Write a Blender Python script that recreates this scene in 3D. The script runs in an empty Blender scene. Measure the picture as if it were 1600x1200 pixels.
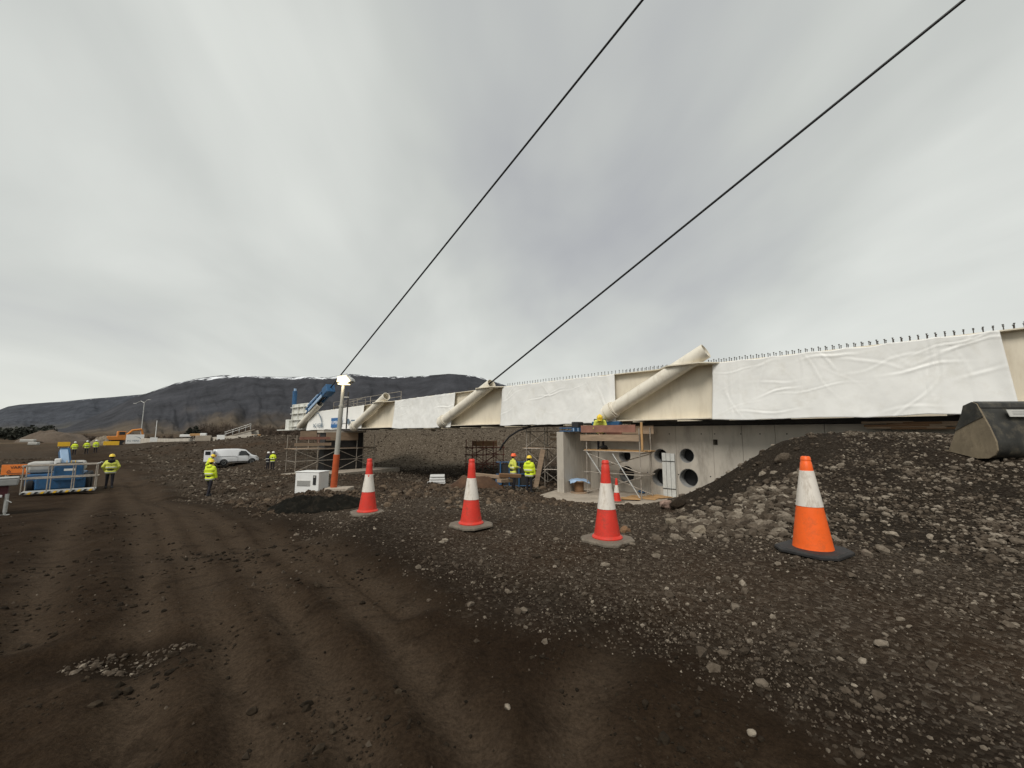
import bpy, bmesh, math, random
import numpy as np
from mathutils import Vector, Matrix

random.seed(7)
rng = np.random.default_rng(11)
S = bpy.context.scene
COL = S.collection

# ------------------------------------------------------------------ camera
F = 640.0                                   # focal length in photo pixels (1600 wide)
PITCH = math.atan(78.0 / F)
CAMZ = 1.6
cd = bpy.data.cameras.new('camera')
cam = bpy.data.objects.new('camera', cd)
COL.objects.link(cam)
cam.location = (0, 0, CAMZ)
cam.rotation_euler = (math.pi / 2 + PITCH, 0, 0)
cd.sensor_width = 36.0
cd.lens = 36.0 * F / 1600.0
cd.clip_start = 0.05
cd.clip_end = 30000
S.camera = cam

# ------------------------------------------------------------------ sky
SUN_EL = math.radians(48)
SUN_AZ = math.radians(205)                  # compass-like, measured from +Y clockwise: behind the camera, to its left
w = bpy.data.worlds.new('World')
S.world = w
w.use_nodes = True
nt = w.node_tree
nt.nodes.clear()
N = nt.nodes.new
L = nt.links.new
out = N('ShaderNodeOutputWorld')
bg = N('ShaderNodeBackground'); bg.inputs['Strength'].default_value = 1.0
sky = N('ShaderNodeTexSky'); sky.sky_type = 'NISHITA'; sky.sun_disc = False
sky.sun_elevation = SUN_EL; sky.sun_rotation = SUN_AZ
sky.air_density = 1.0; sky.dust_density = 3.0
skm = N('ShaderNodeVectorMath'); skm.operation = 'SCALE'; skm.inputs['Scale'].default_value = 0.06
L(sky.outputs[0], skm.inputs[0])
tc = N('ShaderNodeTexCoord')
sep = N('ShaderNodeSeparateXYZ'); L(tc.outputs['Generated'], sep.inputs[0])
def wmath(op, a, b=None, clamp=False):
    m = N('ShaderNodeMath'); m.operation = op; m.use_clamp = clamp
    for i, v in enumerate((a, b)):
        if v is None: continue
        if isinstance(v, (int, float)): m.inputs[i].default_value = v
        else: L(v, m.inputs[i])
    return m.outputs[0]
zc = wmath('MAXIMUM', sep.outputs[2], 0.0)
zz = wmath('ADD', zc, 0.30)
ux = wmath('DIVIDE', sep.outputs[0], zz)
uy = wmath('DIVIDE', sep.outputs[1], zz)
def cloud(sx, sy, rot, scale, detail, dist, seed):
    cb = N('ShaderNodeCombineXYZ'); L(ux, cb.inputs[0]); L(uy, cb.inputs[1]); cb.inputs[2].default_value = seed
    mp = N('ShaderNodeMapping'); L(cb.outputs[0], mp.inputs[0])
    mp.inputs['Rotation'].default_value = (0, 0, math.radians(rot)); mp.inputs['Scale'].default_value = (sx, sy, 1)
    n = N('ShaderNodeTexNoise'); n.inputs['Scale'].default_value = scale; n.inputs['Detail'].default_value = detail
    n.inputs['Roughness'].default_value = 0.5; n.inputs['Distortion'].default_value = dist
    L(mp.outputs[0], n.inputs[0])
    return n.outputs['Fac']
c1 = cloud(1.0, 0.55, 38, 0.80, 4, 0.5, 2.2)
c2 = cloud(1.0, 0.5, 38, 1.7, 5, 0.6, 8.1)
cmix = wmath('ADD', wmath('MULTIPLY', c1, 0.72), wmath('MULTIPLY', c2, 0.28))
ramp = N('ShaderNodeValToRGB'); L(cmix, ramp.inputs[0])
e = ramp.color_ramp.elements
e[0].position = 0.34; e[0].color = (0.290, 0.297, 0.308, 1)
e[1].position = 0.64; e[1].color = (0.515, 0.528, 0.498, 1)
m_ = e.new(0.5); m_.color = (0.395, 0.408, 0.388, 1)
# brighter towards the horizon, as an overcast sky over a clear rim
hz = wmath('POWER', wmath('SUBTRACT', 1.0, zc, True), 5.0)
hm = N('ShaderNodeMix'); hm.data_type = 'RGBA'
L(wmath('MULTIPLY', hz, 0.62), hm.inputs[0]); L(ramp.outputs[0], hm.inputs[6]); hm.inputs[7].default_value = (0.585, 0.59, 0.55, 1)
fm = N('ShaderNodeMix'); fm.data_type = 'RGBA'; fm.inputs[0].default_value = 0.92
L(skm.outputs[0], fm.inputs[6]); L(hm.outputs[2], fm.inputs[7])
L(fm.outputs[2], bg.inputs[0]); L(bg.outputs[0], out.inputs[0])

sd = bpy.data.lights.new('sun', 'SUN'); sd.energy = 1.5; sd.angle = math.radians(22); sd.color = (1.0, 0.96, 0.90)
sun = bpy.data.objects.new('sun', sd); COL.objects.link(sun)
sdir = Vector((math.sin(SUN_AZ) * math.cos(SUN_EL), math.cos(SUN_AZ) * math.cos(SUN_EL), math.sin(SUN_EL)))
sun.rotation_euler = (-sdir).to_track_quat('-Z', 'Y').to_euler()
sun.location = (0, -20, 60)

vs = S.view_settings
vs.view_transform = 'Standard'; vs.look = 'None'; vs.gamma = 1.0; vs.exposure = 0.62; vs.use_curve_mapping = False

# ------------------------------------------------------------------ photo helpers
CP, SP = math.cos(PITCH), math.sin(PITCH)
def ray(px, py):
    u, v = (px - 800) / F, (600 - py) / F
    return Vector((u, CP - v * SP, SP + v * CP))
CAM = Vector((0, 0, CAMZ))
def pt(px, py, Y):
    d = ray(px, py); return CAM + d * (Y / d.y)
def on_z(px, py, z):
    d = ray(px, py); return CAM + d * ((z - CAMZ) / d.z)

# ------------------------------------------------------------------ numpy noise
def _h(ix, iy, s):
    n = (ix.astype(np.int64) * 374761393 + iy.astype(np.int64) * 668265263 + s * 1274126177) & 0x7fffffff
    n = ((n ^ (n >> 13)) * 1274126177) & 0x7fffffff
    return ((n ^ (n >> 16)) & 0xffff) / 65535.0
def vn(x, y, s=0):
    x = np.asarray(x, float); y = np.asarray(y, float)
    ix = np.floor(x); iy = np.floor(y); fx = x - ix; fy = y - iy
    fx = fx * fx * (3 - 2 * fx); fy = fy * fy * (3 - 2 * fy)
    a = _h(ix, iy, s); b = _h(ix + 1, iy, s); c = _h(ix, iy + 1, s); d = _h(ix + 1, iy + 1, s)
    return (a + (b - a) * fx) * (1 - fy) + (c + (d - c) * fx) * fy
def fbm(x, y, o=4, s=0, g=0.5):
    t = 0.0; a = 1.0; k = 0.0
    for i in range(o):
        t = t + a * vn(x, y, s + i * 17); k += a; a *= g; x = x * 2.03 + 7.1; y = y * 2.03 - 3.3
    return t / k - 0.5
def sst(a, b, x):
    t = np.clip((x - a) / (b - a), 0, 1); return t * t * (3 - 2 * t)

# ------------------------------------------------------------------ materials
def nodes(name):
    m = bpy.data.materials.new(name); m.use_nodes = True
    t = m.node_tree; b = t.nodes['Principled BSDF']
    return m, t, b
def M(name, col, rough=0.75, metal=0.0, var=0.14, scale=3.0, bump=0.0, bscale=30.0, dirt=None, dirt_amt=0.35, spec=0.4, stretch=None):
    m, t, b = nodes(name)
    tcn = t.nodes.new('ShaderNodeTexCoord'); vec = tcn.outputs['Object']
    if stretch:
        mp = t.nodes.new('ShaderNodeMapping'); mp.inputs['Scale'].default_value = stretch
        t.links.new(vec, mp.inputs[0]); vec = mp.outputs[0]
    n1 = t.nodes.new('ShaderNodeTexNoise'); n1.inputs['Scale'].default_value = scale; n1.inputs['Detail'].default_value = 6
    n1.inputs['Roughness'].default_value = 0.62
    t.links.new(vec, n1.inputs[0])
    r = t.nodes.new('ShaderNodeValToRGB'); t.links.new(n1.outputs['Fac'], r.inputs[0])
    c0 = [max(0, c * (1 - var)) for c in col]; c1_ = [min(1, c * (1 + var)) for c in col]
    r.color_ramp.elements[0].position = 0.3; r.color_ramp.elements[0].color = (*c0, 1)
    r.color_ramp.elements[1].position = 0.7; r.color_ramp.elements[1].color = (*c1_, 1)
    src = r.outputs[0]
    if dirt:
        n2 = t.nodes.new('ShaderNodeTexNoise'); n2.inputs['Scale'].default_value = scale * 1.9; n2.inputs['Detail'].default_value = 8
        n2.inputs['Roughness'].default_value = 0.7
        t.links.new(vec, n2.inputs[0])
        r2 = t.nodes.new('ShaderNodeValToRGB'); t.links.new(n2.outputs['Fac'], r2.inputs[0])
        r2.color_ramp.elements[0].position = 0.5; r2.color_ramp.elements[0].color = (0, 0, 0, 1)
        r2.color_ramp.elements[1].position = 0.72; r2.color_ramp.elements[1].color = (dirt_amt, dirt_amt, dirt_amt, 1)
        mx = t.nodes.new('ShaderNodeMix'); mx.data_type = 'RGBA'
        t.links.new(r2.outputs[0], mx.inputs[0]); t.links.new(src, mx.inputs[6]); mx.inputs[7].default_value = (*dirt, 1)
        src = mx.outputs[2]
    t.links.new(src, b.inputs['Base Color'])
    b.inputs['Roughness'].default_value = rough; b.inputs['Metallic'].default_value = metal
    b.inputs['Specular IOR Level'].default_value = spec
    if bump:
        nb = t.nodes.new('ShaderNodeTexNoise'); nb.inputs['Scale'].default_value = bscale; nb.inputs['Detail'].default_value = 5
        t.links.new(vec, nb.inputs[0])
        bp = t.nodes.new('ShaderNodeBump'); bp.inputs['Strength'].default_value = bump; bp.inputs['Distance'].default_value = 0.02
        t.links.new(nb.outputs['Fac'], bp.inputs['Height']); t.links.new(bp.outputs[0], b.inputs['Normal'])
    return m
MUD = (0.06, 0.045, 0.032)
mt = {}
mt['cream'] = M('cream_paint', (0.71, 0.645, 0.52), 0.5, var=0.06, scale=1.6, dirt=(0.42, 0.34, 0.24), dirt_amt=0.35, stretch=(1, 1, .22))
mt['tube'] = M('tube_paint', (0.74, 0.69, 0.585), 0.45, var=0.06, scale=2.2, dirt=(0.40, 0.33, 0.24), dirt_amt=0.5, stretch=(1, 1, .3))
mt['tarp'] = M('white_tarpaulin', (0.77, 0.765, 0.735), 0.5, var=0.05, scale=1.1, bump=0.08, bscale=7, dirt=(0.58, 0.55, 0.48), dirt_amt=0.35)
mt['banner'] = M('banner_vinyl', (0.80, 0.79, 0.75), 0.5, var=0.03, scale=0.8)
mt['nose'] = M('nose_paint', (0.66, 0.66, 0.61), 0.5, var=0.08, scale=1.2, dirt=(0.3, 0.25, 0.18), dirt_amt=0.5)
mt['dark'] = M('dark_steel', (0.035, 0.033, 0.032), 0.6, 0.3, var=0.3)
mt['black'] = M('black_rubber', (0.018, 0.018, 0.019), 0.7, var=0.25, scale=6)
mt['stud'] = M('rusty_stud_steel', (0.085, 0.075, 0.066), 0.6, 0.5, var=0.3)
mt['cable'] = M('black_cable_sheath', (0.015, 0.015, 0.016), 0.45, var=0.2)
mt['concrete'] = M('grey_concrete', (0.45, 0.41, 0.35), 0.85, var=0.14, scale=0.9, bump=0.25, bscale=14, dirt=(0.17, 0.15, 0.125), dirt_amt=0.6, stretch=(1, 1, 0.3))
mt['concrete2'] = M('pale_concrete', (0.36, 0.31, 0.25), 0.9, var=0.2, scale=1.4, bump=0.3, bscale=18, dirt=(0.12, 0.095, 0.07), dirt_amt=0.6)
mt['galv'] = M('galvanised_steel', (0.46, 0.46, 0.44), 0.45, 0.25, var=0.2, scale=5)
mt['scaf'] = M('scaffold_tube', (0.36, 0.32, 0.27), 0.5, 0.3, var=0.3, scale=4, dirt=(0.14, 0.075, 0.04), dirt_amt=0.6)
mt['plank'] = M('weathered_plank', (0.30, 0.215, 0.145), 0.85, var=0.25, scale=3, bump=0.3, bscale=25, stretch=(0.4, 3, 3))
mt['plank2'] = M('orange_ply', (0.42, 0.25, 0.11), 0.8, var=0.25, scale=2)
mt['redboard'] = M('reddish_board', (0.26, 0.125, 0.09), 0.85, var=0.3, scale=3)
mt['blue'] = M('blue_paint', (0.025, 0.10, 0.22), 0.5, var=0.25, scale=4, dirt=(0.06, 0.05, 0.045), dirt_amt=0.7)
mt['ltblue'] = M('pale_blue_paint', (0.30, 0.42, 0.58), 0.4, var=0.12, scale=3)
mt['red'] = M('red_plastic', (0.62, 0.036, 0.020), 0.5, var=0.14, scale=6, dirt=(0.20, 0.055, 0.035), dirt_amt=0.7, bump=.1, bscale=20)
mt['orange'] = M('orange_plastic', (0.88, 0.125, 0.012), 0.45, var=0.07, scale=6, dirt=(0.36, 0.09, 0.03), dirt_amt=0.5, bump=.1, bscale=20)
mt['sleeve'] = M('white_reflective_sleeve', (0.70, 0.65, 0.58), 0.35, var=0.10, scale=9, dirt=(0.33, 0.26, 0.19), dirt_amt=0.75, stretch=(1, 1, .3))
mt['basetan'] = M('muddy_rubber_base', (0.16, 0.135, 0.105), 0.9, var=0.25, scale=9, bump=0.3, dirt=MUD, dirt_amt=0.7)
mt['baseblk'] = M('black_rubber_base', (0.022, 0.021, 0.021), 0.7, var=0.3, scale=9, bump=0.2, dirt=MUD, dirt_amt=0.4)
mt['brightgalv'] = M('bright_galvanised', (0.58, 0.59, 0.56), 0.5, 0.1, var=0.12, scale=6)
mt['hivis'] = M('hi_vis_yellow', (0.62, 0.74, 0.03), 0.75, var=0.12, scale=6, bump=0.3, bscale=14)
mt['hivis2'] = M('hi_vis_pale', (0.60, 0.62, 0.10), 0.75, var=0.15, scale=6, bump=0.3, bscale=14)
mt['strip'] = M('reflective_strip', (0.62, 0.62, 0.58), 0.35, var=0.1)
mt['navy'] = M('dark_work_trousers', (0.014, 0.013, 0.018), 0.9, var=0.3, scale=9)
mt['skin'] = M('skin', (0.48, 0.27, 0.19), 0.6, var=0.06)
mt['hair'] = M('dark_hair', (0.012, 0.009, 0.008), 0.7, var=0.2, scale=20)
mt['hatY'] = M('yellow_helmet', (0.85, 0.60, 0.05), 0.3, var=0.04)
mt['hatO'] = M('orange_helmet', (0.85, 0.13, 0.04), 0.3, var=0.04)
mt['hatW'] = M('white_helmet', (0.82, 0.80, 0.76), 0.3, var=0.03)
mt['white'] = M('white_paint', (0.74, 0.74, 0.72), 0.35, var=0.04, dirt=(0.5, 0.45, 0.38), dirt_amt=0.3)
mt['vanwhite'] = M('white_van_paint', (0.76, 0.77, 0.78), 0.22, var=0.02, scale=1.0, dirt=(0.42, 0.38, 0.33), dirt_amt=0.25, spec=0.6)
mt['glass'] = M('dark_glass', (0.02, 0.024, 0.028), 0.08, var=0.1, spec=0.6)
mt['grey'] = M('grey_paint', (0.30, 0.30, 0.29), 0.6, var=0.15)
mt['polegrey'] = M('grey_pole_paint', (0.36, 0.35, 0.31), 0.6, var=0.14, scale=2.5, dirt=(0.22, 0.2, 0.16), dirt_amt=0.5)
mt['poleor'] = M('rust_orange_paint', (0.42, 0.075, 0.018), 0.65, var=0.2, scale=4, dirt=(0.2, 0.05, 0.02), dirt_amt=0.6)
mt['yellow'] = M('yellow_sign', (0.85, 0.50, 0.03), 0.5, var=0.08, dirt=(0.6, 0.35, 0.08), dirt_amt=0.5)
mt['signor'] = M('orange_sign', (0.80, 0.22, 0.04), 0.5, var=0.12, scale=5, dirt=(0.5, 0.12, 0.03), dirt_amt=0.5)
mt['ink'] = M('dark_ink', (0.03, 0.03, 0.035), 0.6)
mt['inkblue'] = M('blue_ink', (0.03, 0.13, 0.33), 0.55, var=0.05)
mt['inkgrey'] = M('grey_blue_ink', (0.13, 0.18, 0.23), 0.55, var=0.1)
mt['inkwhite'] = M('white_ink', (0.8, 0.8, 0.8), 0.55)
mt['bucketdark'] = M('worn_black_steel', (0.040, 0.039, 0.034), 0.55, 0.2, var=0.45, scale=3.2, bump=0.25, bscale=9, dirt=(0.14, 0.12, 0.085), dirt_amt=0.75)
mt['buckettan'] = M('mud_dried_steel', (0.225, 0.180, 0.120), 0.75, 0.1, var=0.25, scale=3.5, bump=.15, bscale=14, dirt=(0.11, 0.085, 0.058), dirt_amt=0.7)
mt['rust'] = M('rusty_red_steel', (0.15, 0.045, 0.03), 0.75, 0.1, var=0.3)
mt['greentarp'] = M('dark_green_sheet', (0.0075, 0.0070, 0.0052), 0.9, spec=0.1, var=0.3, scale=3, bump=0.4, bscale=8, dirt=MUD, dirt_amt=0.4)
mt['excav'] = M('excavator_orange', (0.60, 0.22, 0.04), 0.5, var=0.1)
mt['palegrey'] = M('pale_grey_plastic', (0.42, 0.41, 0.38), 0.5, var=0.08, dirt=(0.3, 0.28, 0.24), dirt_amt=0.5)
mt['maroon'] = M('maroon_paint', (0.09, 0.022, 0.028), 0.6, var=0.2)
mt['bark'] = M('grey_brown_bark', (0.10, 0.075, 0.055), 0.9, var=0.25)
mt['evergreen'] = M('dark_evergreen', (0.026, 0.028, 0.019), 0.85, var=0.4, scale=0.6)
mt['twig'] = M('bare_brown_twigs', (0.085, 0.062, 0.045), 0.9, var=0.35, scale=0.4)
mt['timber'] = M('old_timber', (0.18, 0.10, 0.05), 0.9, var=0.3, scale=2.5, stretch=(0.3, 3, 3))
mlamp, t_, b_ = nodes('lamp_glow')
b_.inputs['Base Color'].default_value = (0.9, 0.8, 0.55, 1); b_.inputs['Emission Color'].default_value = (1.0, 0.80, 0.42, 1)
b_.inputs['Emission Strength'].default_value = 2.2
mt['glow'] = mlamp

# ------------------------------------------------------------------ mesh builder
class MB:
    def __init__(s): s.v = []; s.f = []; s.m = []
    def add(s, vs, fs, mi=0):
        k = len(s.v); s.v += [tuple(v) for v in vs]
        for f in fs: s.f.append([i + k for i in f]); s.m.append(mi)
        return s
    def box(s, c, size, R=None, mi=0):
        c = Vector(c); h = Vector(size) / 2
        vs = []
        for x in (-1, 1):
            for y in (-1, 1):
                for z in (-1, 1):
                    p = Vector((x * h.x, y * h.y, z * h.z))
                    vs.append(c + (R @ p if R is not None else p))
        return s.add(vs, [(0, 1, 3, 2), (4, 6, 7, 5), (0, 4, 5, 1), (2, 3, 7, 6), (0, 2, 6, 4), (1, 5, 7, 3)], mi)
    def bar(s, a, b, w_, h_, mi=0, up=(0, 0, 1)):
        a = Vector(a); b = Vector(b); d = b - a; ln = d.length; x = d.normalized()
        u = Vector(up)
        if abs(x.dot(u)) > 0.98: u = Vector((0, 1, 0))
        y = u.cross(x).normalized(); z = x.cross(y)
        R = Matrix((x, y, z)).transposed()
        return s.box((a + b) / 2, (ln, w_, h_), R, mi)
    def tube(s, a, b, r0, r1=None, n=10, caps=True, mi=0):
        if r1 is None: r1 = r0
        a = Vector(a); b = Vector(b); x = (b - a).normalized()
        u = Vector((0, 0, 1)) if abs(x.z) < 0.95 else Vector((0, 1, 0))
        y = u.cross(x).normalized(); z = x.cross(y)
        vs = []
        for p, r in ((a, r0), (b, r1)):
            for i in range(n):
                t = 2 * math.pi * i / n
                vs.append(p + y * (r * math.cos(t)) + z * (r * math.sin(t)))
        fs = [(i, (i + 1) % n, n + (i + 1) % n, n + i) for i in range(n)]
        if caps: fs += [tuple(range(n))[::-1], tuple(range(n, 2 * n))]
        return s.add(vs, fs, mi)
    def pipe(s, a, b, ro, ri, n=24, mi=0):
        a = Vector(a); b = Vector(b); x = (b - a).normalized()
        u = Vector((0, 0, 1)) if abs(x.z) < 0.95 else Vector((0, 1, 0))
        y = u.cross(x).normalized(); z = x.cross(y)
        vs = []
        for p, r in ((a, ro), (b, ro), (b, ri), (a, ri)):
            for i in range(n):
                t = 2 * math.pi * i / n
                vs.append(p + y * (r * math.cos(t)) + z * (r * math.sin(t)))
        fs = []
        for k in range(4):
            k2 = (k + 1) % 4
            fs += [(k * n + i, k * n + (i + 1) % n, k2 * n + (i + 1) % n, k2 * n + i) for i in range(n)]
        return s.add(vs, fs, mi)
    def path(s, pts, r, n=8, mi=0):
        pts = [Vector(p) for p in pts]
        vs = []; k = len(pts); prev = None
        for j, p in enumerate(pts):
            d = (pts[min(j + 1, k - 1)] - pts[max(j - 1, 0)]).normalized()
            u = Vector((0, 0, 1)) if abs(d.z) < 0.93 else Vector((0, 1, 0))
            y = u.cross(d).normalized()
            if prev is not None and y.dot(prev) < 0: y = -y
            prev = y
            z = d.cross(y); rr = r[j] if isinstance(r, (list, tuple)) else r
            for i in range(n):
                t = 2 * math.pi * i / n
                vs.append(p + y * (rr * math.cos(t)) + z * (rr * math.sin(t)))
        fs = []
        for j in range(k - 1):
            fs += [(j * n + i, j * n + (i + 1) % n, (j + 1) * n + (i + 1) % n, (j + 1) * n + i) for i in range(n)]
        fs += [tuple(range(n))[::-1], tuple(range((k - 1) * n, k * n))]
        return s.add(vs, fs, mi)
    def lathe(s, prof, n=24, c=(0, 0, 0), mi=0, close=True, sx=1.0, sy=1.0):
        c = Vector(c); vs = []
        for r, z in prof:
            for i in range(n):
                t = 2 * math.pi * i / n
                vs.append(c + Vector((r * sx * math.cos(t), r * sy * math.sin(t), z)))
        k = len(prof)
        fs = []
        for j in range(k - 1):
            fs += [(j * n + i, j * n + (i + 1) % n, (j + 1) * n + (i + 1) % n, (j + 1) * n + i) for i in range(n)]
        if close: fs += [tuple(range(n))[::-1], tuple(range((k - 1) * n, k * n))]
        return s.add(vs, fs, mi)
    def prism(s, poly, a, b, axis='z', mi=0):
        """polygon of 2-D points extruded from a to b along axis"""
        def p3(p, h):
            if axis == 'z': return (p[0], p[1], h)
            if axis == 'y': return (p[0], h, p[1])
            return (h, p[0], p[1])
        n = len(poly)
        vs = [p3(p, a) for p in poly] + [p3(p, b) for p in poly]
        fs = [tuple(range(n))[::-1], tuple(range(n, 2 * n))] + [(i, (i + 1) % n, n + (i + 1) % n, n + i) for i in range(n)]
        return s.add(vs, fs, mi)
    def mesh(s, name, mats):
        me = bpy.data.meshes.new(name); me.from_pydata(s.v, [], s.f)
        for m in (mats if isinstance(mats, (list, tuple)) else [mats]): me.materials.append(m)
        me.polygons.foreach_set('material_index', s.m)
        bm = bmesh.new(); bm.from_mesh(me); bmesh.ops.recalc_face_normals(bm, faces=bm.faces[:]); bm.to_mesh(me); bm.free()
        me.update(); return me
    def build(s, name, mats, parent=None, smooth=False, bevel=0.0, loc=None):
        me = s.mesh(name, mats)
        o = bpy.data.objects.new(name, me); COL.objects.link(o); o.parent = parent
        if loc is not None: o.location = loc
        if smooth:
            try: me.shade_smooth()
            except Exception: pass
            me.polygons.foreach_set('use_smooth', [True] * len(me.polygons))
            if smooth != 'all':
                bm = bmesh.new(); bm.from_mesh(me)
                for ed in bm.edges:
                    if len(ed.link_faces) == 2 and ed.calc_face_angle(0) > math.radians(38): ed.smooth = False
                bm.to_mesh(me); bm.free()
        if bevel:
            bv = o.modifiers.new('bevel', 'BEVEL'); bv.width = bevel; bv.segments = 2; bv.limit_method = 'ANGLE'; bv.angle_limit = math.radians(40)
        return o

def tag(o, label, cat, group=None, kind=None):
    o['label'] = label; o['category'] = cat
    if group: o['group'] = group
    if kind: o['kind'] = kind
    return o
def thing(name, label, cat, loc=(0, 0, 0), rz=0.0, group=None):
    o = bpy.data.objects.new(name, None); COL.objects.link(o)
    o.location = loc; o.rotation_euler = (0, 0, rz); o.empty_display_size = 0.2
    return tag(o, label, cat, group)
def mat_of(loc, rz):
    return Matrix.Translation(Vector(loc)) @ Matrix.Rotation(rz, 4, 'Z')
def share(name, me, parent, loc=(0, 0, 0), rot=(0, 0, 0), sc=(1, 1, 1)):
    o = bpy.data.objects.new(name, me); COL.objects.link(o); o.parent = parent
    o.location = loc; o.rotation_euler = rot; o.scale = sc
    return o
def text_mesh(txt, size, mat, depth=0.004):
    cu = bpy.data.curves.new('t', 'FONT'); cu.body = txt; cu.size = size; cu.extrude = depth; cu.align_x = 'CENTER'; cu.align_y = 'CENTER'; cu.resolution_u = 3
    o = bpy.data.objects.new('t', cu); COL.objects.link(o)
    dg = bpy.context.evaluated_depsgraph_get()
    me = bpy.data.meshes.new_from_object(o.evaluated_get(dg))
    bpy.data.objects.remove(o); bpy.data.curves.remove(cu)
    me.materials.clear(); me.materials.append(mat)
    return me

# ------------------------------------------------------------------ bridge frame (used by the terrain too)
BO = Vector((2.5, 22.9, 0.0)); BRZ = math.atan2(-1.0, 1.09)
BM = mat_of(BO, BRZ); BMI = BM.inverted()
def loc_on(px, py, yl=0.0):
    """photo ray hit with the vertical plane y = yl of the bridge's own frame -> (s, z)"""
    o = BMI @ CAM; d = BMI.to_3x3() @ ray(px, py)
    k = (yl - o.y) / d.y; p = o + d * k
    return p.x, p.z
def bw(s, y, z): return BM @ Vector((s, y, z))

# ------------------------------------------------------------------ terrain
CT = [(0, 0, 0), (0, 3, 0), (-3, 3, -.05), (3, 2.6, .06), (-8, 0, -.05), (8, 0, .2), (0, -9, 0), (-12, -9, 0), (12, -9, .3), (-20, -2, -.3), (20, -2, .4), (-5, 5, -.12), (25, 5, .9)]
def c(px, py, Y): p = pt(px, py, Y); CT.append((p.x, p.y, p.z))
c(574, 806, 7.8); c(736, 823, 6.4); c(949, 845, 5.35); c(1272, 862, 4.65)
c(640, 800, 8.6); c(840, 815, 7.4); c(700, 780, 12); c(850, 800, 10.5); c(960, 795, 13)
CT += [(-3, 8, -.33), (-8, 12, -.62), (-12, 9, -.42), (-17, 14, -1.05), (-14, 12, -.78), (-22, 16, -1.15), (-24, 20.5, -1.36), (-19, 19, -1.3), (-28, 20, -1.4), (-14, 21, -1.4), (-10, 19, -1.1), (-22.6, 23, -1.4), (-30, 26, -1.5), (-60, 56, -1.5), (-40, 38, -1.55)]
c(521, 768, 17); c(480, 770, 17.5); c(600, 775, 15); c(690, 765, 16)
c(770, 765, 20)
CT += [(0.9, 21, -1.35), (3, 21, -1.37), (5, 19, -1.36), (6.5, 17.6, -1.36), (2.5, 18.6, -1.33), (0, 25, -1.5), (3.5, 25, -1.4)]
CT += [(-15.6, 21, -1.4), (-21, 29, -1.5), (-33, 48, -2.2), (-25, 42, -1.95), (-28, 36, -1.9)]
CT += [(-19, 36.5, -1.95), (-15, 41, -1.95), (-22, 40, -2.05), (-12, 38, -2.1), (-6, 32, -1.9), (-8, 28, -1.6)]
c(350, 748, 26); c(420, 745, 26); c(270, 745, 27)
for a in ((250, 692, 60), (330, 689, 59), (400, 687, 58), (450, 684, 60), (600, 676, 63), (700, 674, 60), (800, 673, 57), (870, 673, 55)): c(*a)
for a in ((250, 714, 50), (330, 716, 52), (400, 716, 51), (460, 714, 50), (600, 716, 56), (700, 716, 53), (800, 714, 50), (870, 708, 48)): c(*a)
for a in ((250, 688, 72), (400, 685, 72), (600, 673, 80), (800, 671, 78)): c(*a)
# the gravel mound on the right
for a in ((1480, 694, 9.6), (1540, 716, 8.6), (1600, 712, 8.6), (1360, 677, 11.2), (1290, 678, 11.6), (1235, 686, 12), (1180, 713, 13), (1125, 748, 14.4),
          (1250, 780, 7.2), (1250, 848, 5.1), (1100, 842, 5.9), (1600, 880, 4.4), (1450, 800, 6.5), (1500, 745, 8.0), (1600, 760, 7.1), (1350, 730, 8.6), (1380, 850, 5.2),
          (1160, 795, 8.2), (1095, 815, 8.0), (1060, 800, 12)): c(*a)
for s_, z_ in ((4.6, -1.37), (6.4, -1.30), (7.6, -.75), (8.8, 0.1), (10.2, .95), (12, 1.45), (15, 1.55), (20, 1.6), (26, 1.6)):
    p = bw(s_, .6, z_); CT.append((p.x, p.y, z_))
for s_ in (9, 13, 20): p = bw(s_, 9, 1.5); CT.append((p.x, p.y, 1.5))
p = bw(2.5, 5, -1.4); CT.append((p.x, p.y, -1.4))
CT += [(40, 30, 1.6), (60, 10, 1.4), (40, 60, 1.5), (10, 60, 1.7), (-70, 30, -1.2), (-90, 60, -1.0), (-60, 10, -.8), (-60, 80, -.2), (-100, 100, -.4), (0, 90, 1.2), (80, 80, 1), (0, -60, 0), (-80, -50, -.5), (80, -50, .8)]
CT = np.array(CT, float)
def _phi(r2): return np.sqrt(r2 + 0.6)
_d2 = (CT[:, None, 0] - CT[None, :, 0]) ** 2 + (CT[:, None, 1] - CT[None, :, 1]) ** 2
_n = len(CT)
_A = np.zeros((_n + 1, _n + 1)); _A[:_n, :_n] = _phi(_d2) - np.eye(_n) * 0.06; _A[:_n, _n] = 1; _A[_n, :_n] = 1
_W = np.linalg.solve(_A, np.append(CT[:, 2], 0))
def zbase(x, y):
    x = np.asarray(x, float); y = np.asarray(y, float); sh = x.shape
    x = x.ravel(); y = y.ravel(); o = np.empty_like(x)
    for i in range(0, len(x), 40000):
        xs = x[i:i + 40000, None]; ys = y[i:i + 40000, None]
        o[i:i + 40000] = _phi((xs - CT[:, 0]) ** 2 + (ys - CT[:, 1]) ** 2) @ _W[:_n] + _W[_n]
    r = np.hypot(x, y); k = sst(75, 130, r)
    if r.max() < 75: return o.reshape(sh)
    far = -0.6 + 3.2 * fbm(x / 210 + 3, y / 260, 3, 5) * sst(130, 420, r) * np.clip(r / 300, 0, 2.5)
    return (o * (1 - k) + far * k).reshape(sh)
def gz(x, y): return float(zbase(np.array([x]), np.array([y]))[0])
_KS = np.geomspace(0.6, 420, 260)
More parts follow.
